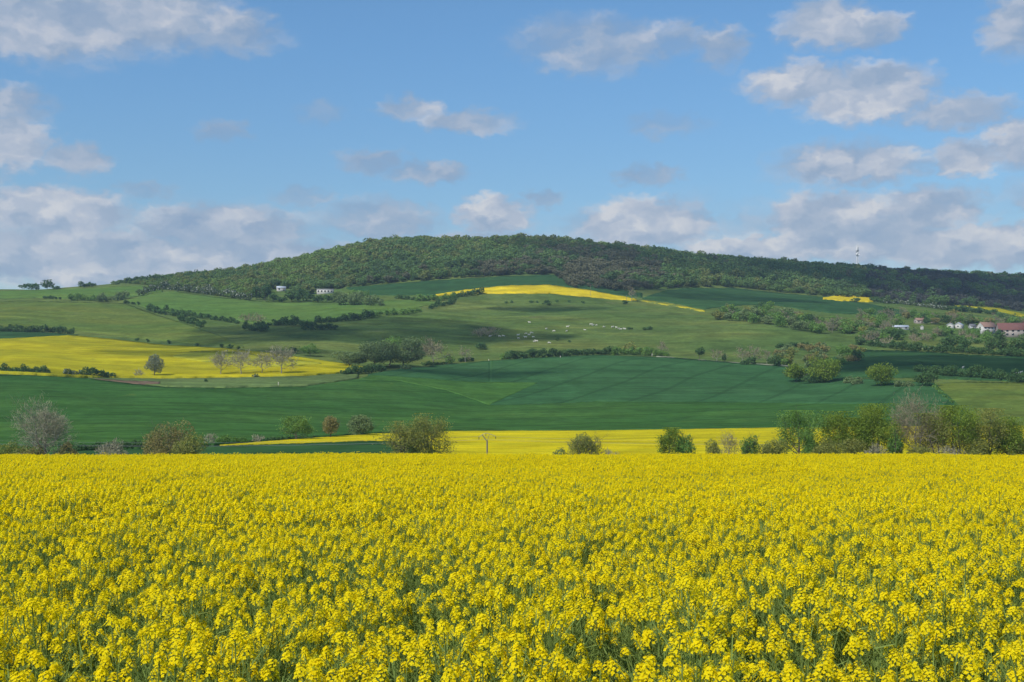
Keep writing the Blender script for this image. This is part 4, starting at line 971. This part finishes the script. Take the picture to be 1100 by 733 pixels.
def rape_plant(lod, g):
    H = g.uniform(1.22, 1.38); G = Geo(); lean = g.normal(size=2) * 0.05
    pts = [np.array((lean[0] * t * t + 0.012 * math.sin(5 * t + H * 9), lean[1] * t * t, H * t)) for t in np.linspace(0, 1, 6)]
    sr = (0.0062, 0.0062, 0.009)[lod]
    tips = [(pts[-1], unit(pts[-1] - pts[-2]))]; S0, S1, A, B = [], [], [], []
    for k in range(5): S0.append(pts[k]); S1.append(pts[k + 1]); A.append(sr * (1 - 0.12 * k)); B.append(sr * (1 - 0.12 * (k + 1)))
    nb = (g.integers(5, 8), g.integers(5, 8), 5)[lod]
    for i in range(nb):
        t = g.uniform(0.34, 0.8); q = pts[0] + (pts[-1] - pts[0]) * t; az = 2.4 * i + g.uniform(-0.5, 0.5); rr = g.uniform(0.07, 0.22)
        e = q + np.array((math.cos(az) * rr, math.sin(az) * rr, 0)); e[2] = H * g.uniform(0.86, 1.04); mid = (q + e) / 2 + np.array((math.cos(az), math.sin(az), 0)) * rr * 0.22 - np.array((0, 0, 0.03))
        S0 += [q, mid]; S1 += [mid, e]; A += [sr * 0.6, sr * 0.5]; B += [sr * 0.5, sr * 0.4]; tips.append((e, unit(e - mid)))
    Vt, Qt = tubes(S0, S1, A, B, 3 if lod else 4); G.add(Vt, Qt, 1)
    for p, ax in tips:
        ref = unit(np.cross(ax, [0.3, 0.9, 0.1])); bi = np.cross(ax, ref); big = (0, g.uniform(0.7, 1.15), g.uniform(0.8, 1.3))[lod] if lod else g.uniform(0.6, 1.2)
        nf = (int(22 * big + 3), 17, 6)[lod]; ph = g.uniform(0, 6)
        for k in range(nf):
            u = (k + 0.5) / nf; a = ph + 2.4 * k; rad = ((0.031, 0.032, 0.036)[lod] - 0.020 * u) * big * g.uniform(0.8, 1.15)
            o = ref * math.cos(a) + bi * math.sin(a); c = p + o * rad + ax * (-0.034 + 0.052 * u) * big
            nrm = unit(o * (1.0 - 0.55 * u) + ax * (0.5 + 0.5 * u) + 0.25 * g.normal(size=3)); t1 = unit(np.cross(nrm, g.normal(size=3))); t2 = np.cross(nrm, t1)
            if lod == 0:
                L = g.uniform(0.0070, 0.0100); wd = L * 0.55
                for q in range(4):
                    d1 = (t1, t2, -t1, -t2)[q]; d2 = (t2, -t1, -t2, t1)[q]
                    G.add([c, c + d1 * L * 0.65 + d2 * wd + nrm * 0.002, c + d1 * L * 1.15 + nrm * g.uniform(-0.002, 0.003), c + d1 * L * 0.65 - d2 * wd + nrm * 0.002], [(0, 1, 2, 3)], 0)
            else:
                s = (0, 0.0125, 0.023)[lod] * g.uniform(0.8, 1.2); G.add([c - t1 * s, c - t2 * s * 0.9 + nrm * s * 0.3, c + t1 * s, c + t2 * s * 0.9 + nrm * s * 0.2], [(0, 1, 2, 3)], 0)
        if lod < 2:
            P = p + ax * 0.028 * big + g.normal(size=((8, 3)[lod], 3)) * 0.006; Vb, Qb = leaf_quads(P, (0.008, 0.012)[lod], g); G.add(Vb, Qb, 3)
        if lod == 0:
            n = 20; aa = g.uniform(0, 6.28, n); base = p[None] - ax[None] * g.uniform(0.05, 0.3, (n, 1)); d = unit(np.cos(aa)[:, None] * ref + np.sin(aa)[:, None] * bi + ax[None] * 0.9)
            Vp, Qp = slivers(base, d, 0.045, 0.004, g); G.add(Vp, Qp, 1)
    n = (85, 34, 1)[lod]; q = g.uniform(0, 6.28, n); hz_ = g.uniform(0.5, 0.93, n) * H; rr_ = g.uniform(0.0, 0.17, n)
    base = np.stack([np.cos(q) * rr_ + lean[0], np.sin(q) * rr_ + lean[1], hz_], 1); d = unit(np.stack([np.cos(q) * 0.5, np.sin(q) * 0.5, np.full(n, 1.0)], 1) + 0.45 * g.normal(size=(n, 3)))
    Vp, Qp = slivers(base, d, (0.085, 0.10, 0.13)[lod], (0.0062, 0.0095, 0.02)[lod], g); G.add(Vp, Qp, 1)
    nl = (16, 9, 4)[lod]
    for i in range(nl):
        z = g.uniform(0.25, 0.74) * H; az = g.uniform(0, 6.28); L = g.uniform(0.07, 0.16) * (1.2 - 0.6 * z / H) * (1 if lod < 2 else 1.4); w = L * 0.13; o = np.array((math.cos(az), math.sin(az), 0)); s = np.array((-o[1], o[0], 0))
        b = pts[0] + (pts[-1] - pts[0]) * (z / H); m_ = b + o * L * 0.55 + np.array((0, 0, L * 0.45)); e = b + o * L + np.array((0, 0, L * g.uniform(0.1, 0.6)))
        G.add([b - s * w * 0.5, b + s * w * 0.5, m_ + s * w, m_ - s * w], [(0, 1, 2, 3)], 2); G.add([m_ - s * w, m_ + s * w, e + s * w * 0.15, e - s * w * 0.15], [(0, 1, 2, 3)], 2)
    return G.mesh('rapeseed plant', [M['petal'], M['stem'], M['rleaf'], M['bud']])
def rapeseed():
    g = np.random.default_rng(8); srcs = [rape_plant(l, g) for l, n in ((0, 8), (1, 6), (2, 5)) for _ in range(n)]
    X, Y, I = [], [], []
    for d0, d1, dens, lo, n in ((1.6, 14, 17, 0, 8), (14, 42, 21, 8, 6), (42, 132, 19, 14, 5)):
        half = 6.5 + 0.44 * d1; k = int(dens * 2 * half * (d1 - d0)); x = g.uniform(-half, half, k); y = g.uniform(d0, d1, k)
        ok = np.abs(x) < 6.5 + 0.44 * y
        if lo == 0: ok &= (np.abs(x) > 0.45) | (y > 2.3)
        x, y = x[ok], y[ok]; pt = vnoise(x, y, 0.9, 5) * 0.6 + vnoise(x, y, 2.7, 6) * 0.4
        keep = g.uniform(size=len(x)) < 0.68 + 0.6 * pt
        x, y = x[keep], y[keep]; X.append(x); Y.append(y); I.append(lo + g.integers(0, n, len(x)))
    X = np.concatenate(X); Y = np.concatenate(Y); I = np.concatenate(I); n = len(X)
    hz = 0.91 + 0.12 * vnoise(X, Y, 1.3, 9) + 0.05 * vnoise(X, Y, 6, 10) + g.normal(size=n) * 0.05
    rot = np.stack([g.normal(size=n) * 0.05, g.normal(size=n) * 0.05, g.uniform(0, 6.28, n)], 1)
    w = g.uniform(0.9, 1.15, n)
    scatter('rapeseed_crop', np.stack([X, Y, zg(X, Y)], 1), rot, np.stack([w, w, hz], 1), I, srcs, 'dense foreground crop of rapeseed in full yellow flower', 'rapeseed')
    print('rapeseed plants', n)
rapeseed()
# ------------------------------------------------------------------ light, sky, air, camera
SUN_EL, SUN_AZ = R(46), R(224)          # azimuth clockwise from +Y (the view direction): the sun stands behind, to the left
sd = np.array([math.sin(SUN_AZ) * math.cos(SUN_EL), math.cos(SUN_AZ) * math.cos(SUN_EL), math.sin(SUN_EL)])
L = bpy.data.lights.new('sun', 'SUN'); L.energy = 4.5; L.angle = R(0.53); L.color = (1.0, 0.955, 0.88)
lo = bpy.data.objects.new('sun', L); C.objects.link(lo); lo.location = (0, 0, 500)
from mathutils import Vector
lo.rotation_euler = Vector(tuple(sd)).to_track_quat('Z', 'Y').to_euler()

W = bpy.data.worlds.new('World'); scene.world = W; W.use_nodes = True
nt = W.node_tree; nt.nodes.clear(); g = N(nt)
sky = g.new('ShaderNodeTexSky', sky_type='NISHITA'); sky.sun_disc = False; sky.sun_elevation = SUN_EL; sky.sun_rotation = SUN_AZ
sky.altitude = 200; sky.air_density = 1.0; sky.dust_density = 0.15; sky.ozone_density = 2.0
tc = g.new('ShaderNodeTexCoord').outputs['Generated']
sx = g.new('ShaderNodeSeparateXYZ'); g.put(sx.inputs[0], tc)
az = g.math('ARCTAN2', sx.outputs[0], sx.outputs[1]); el = g.math('ARCSINE', sx.outputs[2])
cm = g.new('ShaderNodeCombineXYZ'); g.put(cm.inputs[0], az); g.put(cm.inputs[1], el); P = cm.outputs[0]
# clouds: centre x, y, half width, half height (picture units turned into angles), brightness, thickness
CL = [(300, 272, 420, 60, .38, .40), (850, 265, 400, 62, .42, .42), (50, 20, 165, 70, .50, 1.0), (40, 48, 110, 42, .62, .95), (150, 28, 105, 48, .45, .85), (245, 42, 70, 30, .34, .62), (12, 135, 52, 24, .40, .65), (8, 172, 48, 32, .72, .9), (82, 186, 44, 20, .50, .75), (155, 214, 34, 13, .25, .5),
      (60, 240, 92, 30, .78, .95), (235, 252, 118, 32, .55, .85), (90, 285, 210, 38, .72, 1.0), (260, 282, 170, 32, .62, .95), (325, 214, 46, 14, .30, .5), (410, 238, 85, 30, .36, .62), (440, 117, 42, 15, .42, .65), (500, 131, 66, 15, .40, .65),
      (400, 176, 46, 18, .2, .62), (455, 186, 60, 15, .22, .62), (240, 149, 34, 15, .14, .46), (345, 124, 40, 18, .12, .36), (530, 231, 52, 25, .74, .85), (586, 214, 26, 13, .3, .55), (690, 244, 95, 32, .95, 1.0),
      (640, 48, 105, 36, .30, .6), (730, 45, 40, 22, .3, .5), (775, 57, 36, 28, .42, .65), (888, 38, 58, 30, .58, .8), (935, 48, 45, 22, .5, .7), (860, 98, 70, 26, .7, .85), (930, 112, 85, 34, .62, .9), (1030, 138, 70, 22, .45, .7), (915, 186, 95, 28, .58, .8),
      (1038, 186, 42, 22, .66, .85), (1098, 172, 42, 32, .58, .8), (1095, 55, 45, 36, .42, .7), (695, 190, 46, 14, .15, .55), (715, 136, 55, 16, .1, .42), (890, 240, 80, 30, .80, .95), (1000, 236, 68, 28, .62, .85),
      (800, 272, 90, 16, .9, .95), (1050, 276, 150, 28, .85, 1.0), (930, 266, 130, 28, .55, .95), (520, 262, 120, 18, .6, .7), (800, 245, 60, 20, .35, .5), (1180, 230, 90, 40, .6, .8), (1230, 110, 90, 40, .5, .8), (-90, 200, 90, 40, .5, .8)]
wv = g.new('ShaderNodeTexNoise'); g.put(wv.inputs['Vector'], g.scale(P, (16, 26, 1))); wv.inputs['Detail'].default_value = 3
warp = g.vmath('MULTIPLY', g.vmath('SUBTRACT', wv.outputs['Color'], (0.5, 0.5, 0.5)), (0.034, 0.018, 0))
PW = g.vmath('ADD', P, warp)
mask = None; bsum = None; wsum = None
for cx, cy, rx, ry, b, th in CL:
    d = g.vmath('MULTIPLY', g.vmath('SUBTRACT', PW, (math.atan((cx - CX) / F), math.atan((HY - cy) / F), 0)), (F / rx, F / ry, 0))
    f = g.ramp(g.vmath('LENGTH', d), 1.3, 0.35, 0.0, th)
    mask = f if mask is None else g.math('MAXIMUM', mask, f)
    bsum = g.math('MULTIPLY', f, b) if bsum is None else g.math('MULTIPLY_ADD', f, b, bsum)
    wsum = f if wsum is None else g.math('ADD', wsum, f)
bright = g.math('DIVIDE', bsum, g.math('ADD', wsum, 0.001))
SC = (26, 44, 1)
n1 = g.noise(g.scale(PW, SC), 1.0, 5, 0.44)
n2 = g.noise(g.scale(g.vmath('ADD', PW, (-0.006, 0.009, 0)), SC), 1.0, 4, 0.44)
dens = g.ramp(g.math('ADD', mask, g.math('MULTIPLY', g.math('SUBTRACT', n1, 0.5), 0.72)), 0.06, 0.80)
dens = g.math('MULTIPLY', dens, g.ramp(mask, 0.0, 0.25))
# away from the framed part of the sky: loose fair weather clouds
lit = g.math('ADD', g.math('MULTIPLY', bright, 0.9), g.math('MULTIPLY', g.math('SUBTRACT', n1, n2), 1.6))
lit = g.math('ADD', lit, g.math('MULTIPLY', g.math('SUBTRACT', n1, 0.5), 0.5))
rmp = g.new('ShaderNodeValToRGB'); g.put(rmp.inputs[0], lit); e = rmp.color_ramp.elements
e[0].position = 0.0; e[0].color = (0.27, 0.37, 0.53, 1); e[1].position = 1.0; e[1].color = (0.68, 0.68, 0.705, 1)
q = e.new(0.4); q.color = (0.36, 0.44, 0.57, 1); q = e.new(0.7); q.color = (0.49, 0.535, 0.63, 1)
bg1 = g.new('ShaderNodeBackground'); g.put(bg1.inputs[0], g.mix(1.0, sky.outputs[0], g.mix(g.ramp(el, 0.05, 0.30), (0.78, 0.875, 0.855), (0.71, 1.0, 1.15)), 'MULTIPLY')); bg1.inputs[1].default_value = SKY = 0.12
bg2 = g.new('ShaderNodeBackground'); g.put(bg2.inputs[0], rmp.outputs[0]); bg2.inputs[1].default_value = 1.0
mx = g.new('ShaderNodeMixShader'); g.put(mx.inputs[0], g.math('MULTIPLY', dens, 0.92)); nt.links.new(bg1.outputs[0], mx.inputs[1]); nt.links.new(bg2.outputs[0], mx.inputs[2])
ow = g.new('ShaderNodeOutputWorld'); nt.links.new(mx.outputs[0], ow.inputs[0])

# drifting clouds overhead and behind the camera: they throw the shade patches on the hill
def cloud_material():
    m, nt, out = mat('cloud'); g = N(nt); lw = g.new('ShaderNodeLayerWeight'); lw.inputs[0].default_value = 0.5
    oi = g.new('ShaderNodeObjectInfo'); P = g.new('ShaderNodeTexCoord').outputs['Object']
    f = g.math('MULTIPLY', g.ramp(lw.outputs['Facing'], 0.97, 0.05), g.ramp(g.noise(P, 0.02, 5, 0.6), 0.25, 0.6, 0.45, 1.0))
    f = g.math('MULTIPLY', g.math('MULTIPLY', f, f), oi.outputs['Alpha'])
    d = g.new('ShaderNodeBsdfDiffuse'); d.inputs[0].default_value = (0.86, 0.87, 0.89, 1); t = g.new('ShaderNodeBsdfTransparent')
    x = g.new('ShaderNodeMixShader'); g.put(x.inputs[0], f); nt.links.new(t.outputs[0], x.inputs[1]); nt.links.new(d.outputs[0], x.inputs[2]); nt.links.new(x.outputs[0], out.inputs[0]); return m
M['cloud'] = cloud_material()
def cloud(x, y, rx, ry, alpha, alt=900.0):
    _seed[0] += 1; q = np.random.default_rng(_seed[0])
    X, D, Z = at(x, y); t = (alt - Z) / sd[2]; c = np.array((X, D, Z)) + sd * t
    u, v = np.meshgrid(np.linspace(0, 2 * np.pi, 49)[:-1], np.linspace(-np.pi / 2, np.pi / 2, 25))
    n = np.stack([np.cos(v) * np.cos(u), np.cos(v) * np.sin(u), np.sin(v)], -1)
    r = np.ones(u.shape)
    for k in range(14):
        a = unit(q.normal(size=3)) * q.uniform(2, 7); r += 0.055 * np.sin((n * a).sum(-1) + q.uniform(0, 6))
    p = n * r[..., None] * 1.18 * np.array([rx, ry, 0.28 * min(rx, ry) + 8])
    i = np.arange(24)[:, None] * 48 + np.arange(48)[None]; j = np.arange(24)[:, None] * 48 + (np.arange(48)[None] + 1) % 48
    Q = np.stack([i, j, j + 48, i + 48], -1).reshape(-1, 4)
    o = link('cloud', make_mesh('cloud', p.reshape(-1, 3), Q, M['cloud'], smooth=True), loc=tuple(c)); o.color = (1, 1, 1, alpha)
    tag(o, 'soft grey cumulus cloud high over the valley throwing shade on the hill', 'cloud', 'clouds overhead', 'stuff')
for a in [(1085, 312, 290, 240, 0.95), (1042, 393, 74, 46, 0.8), (405, 351, 100, 72, 0.75), (590, 332, 38, 24, 0.7), (270, 363, 55, 45, 0.65), (485, 401, 50, 17, 0.6),
          (730, 285, 150, 120, 0.55), (235, 379, 55, 26, 0.55), (760, 318, 70, 45, 0.5)]:
    cloud(*a)

# haze
HAZE = 0.000085
def haze():
    m, nt, out = mat('valley air'); v = nt.nodes.new('ShaderNodeVolumePrincipled')
    v.inputs['Color'].default_value = (0.60, 0.80, 1.0, 1); v.inputs['Density'].default_value = HAZE; v.inputs['Anisotropy'].default_value = 0.1
    nt.links.new(v.outputs[0], out.inputs['Volume'])
    g_ = Geo(); g_.box(-2400, 2400, -125, 2960, -12, 330)
    tag(link('haze', g_.mesh('haze', m)), 'faint blue spring haze over the valley', 'haze', kind='stuff')
if HAZE: haze()

cam = bpy.data.cameras.new('camera'); co = bpy.data.objects.new('camera', cam); C.objects.link(co)
cam.sensor_width = 36; cam.lens = 36 * F / 1100; cam.shift_y = (HY - 366.5) / 1100
co.location = (0, 0, EYE); co.rotation_euler = (R(90), 0, 0); cam.clip_start = 0.1; cam.clip_end = 20000
scene.camera = co
vs = scene.view_settings; vs.view_transform = 'Standard'; vs.look = 'None'; vs.gamma = 1; vs.use_curve_mapping = False; vs.exposure = 0.0
cy = scene.cycles; cy.max_bounces = 6; cy.diffuse_bounces = 3; cy.transmission_bounces = 4; cy.transparent_max_bounces = 8; cy.volume_bounces = 0; cy.use_denoising = True
cy.use_adaptive_sampling = True; cy.adaptive_threshold = 0.02
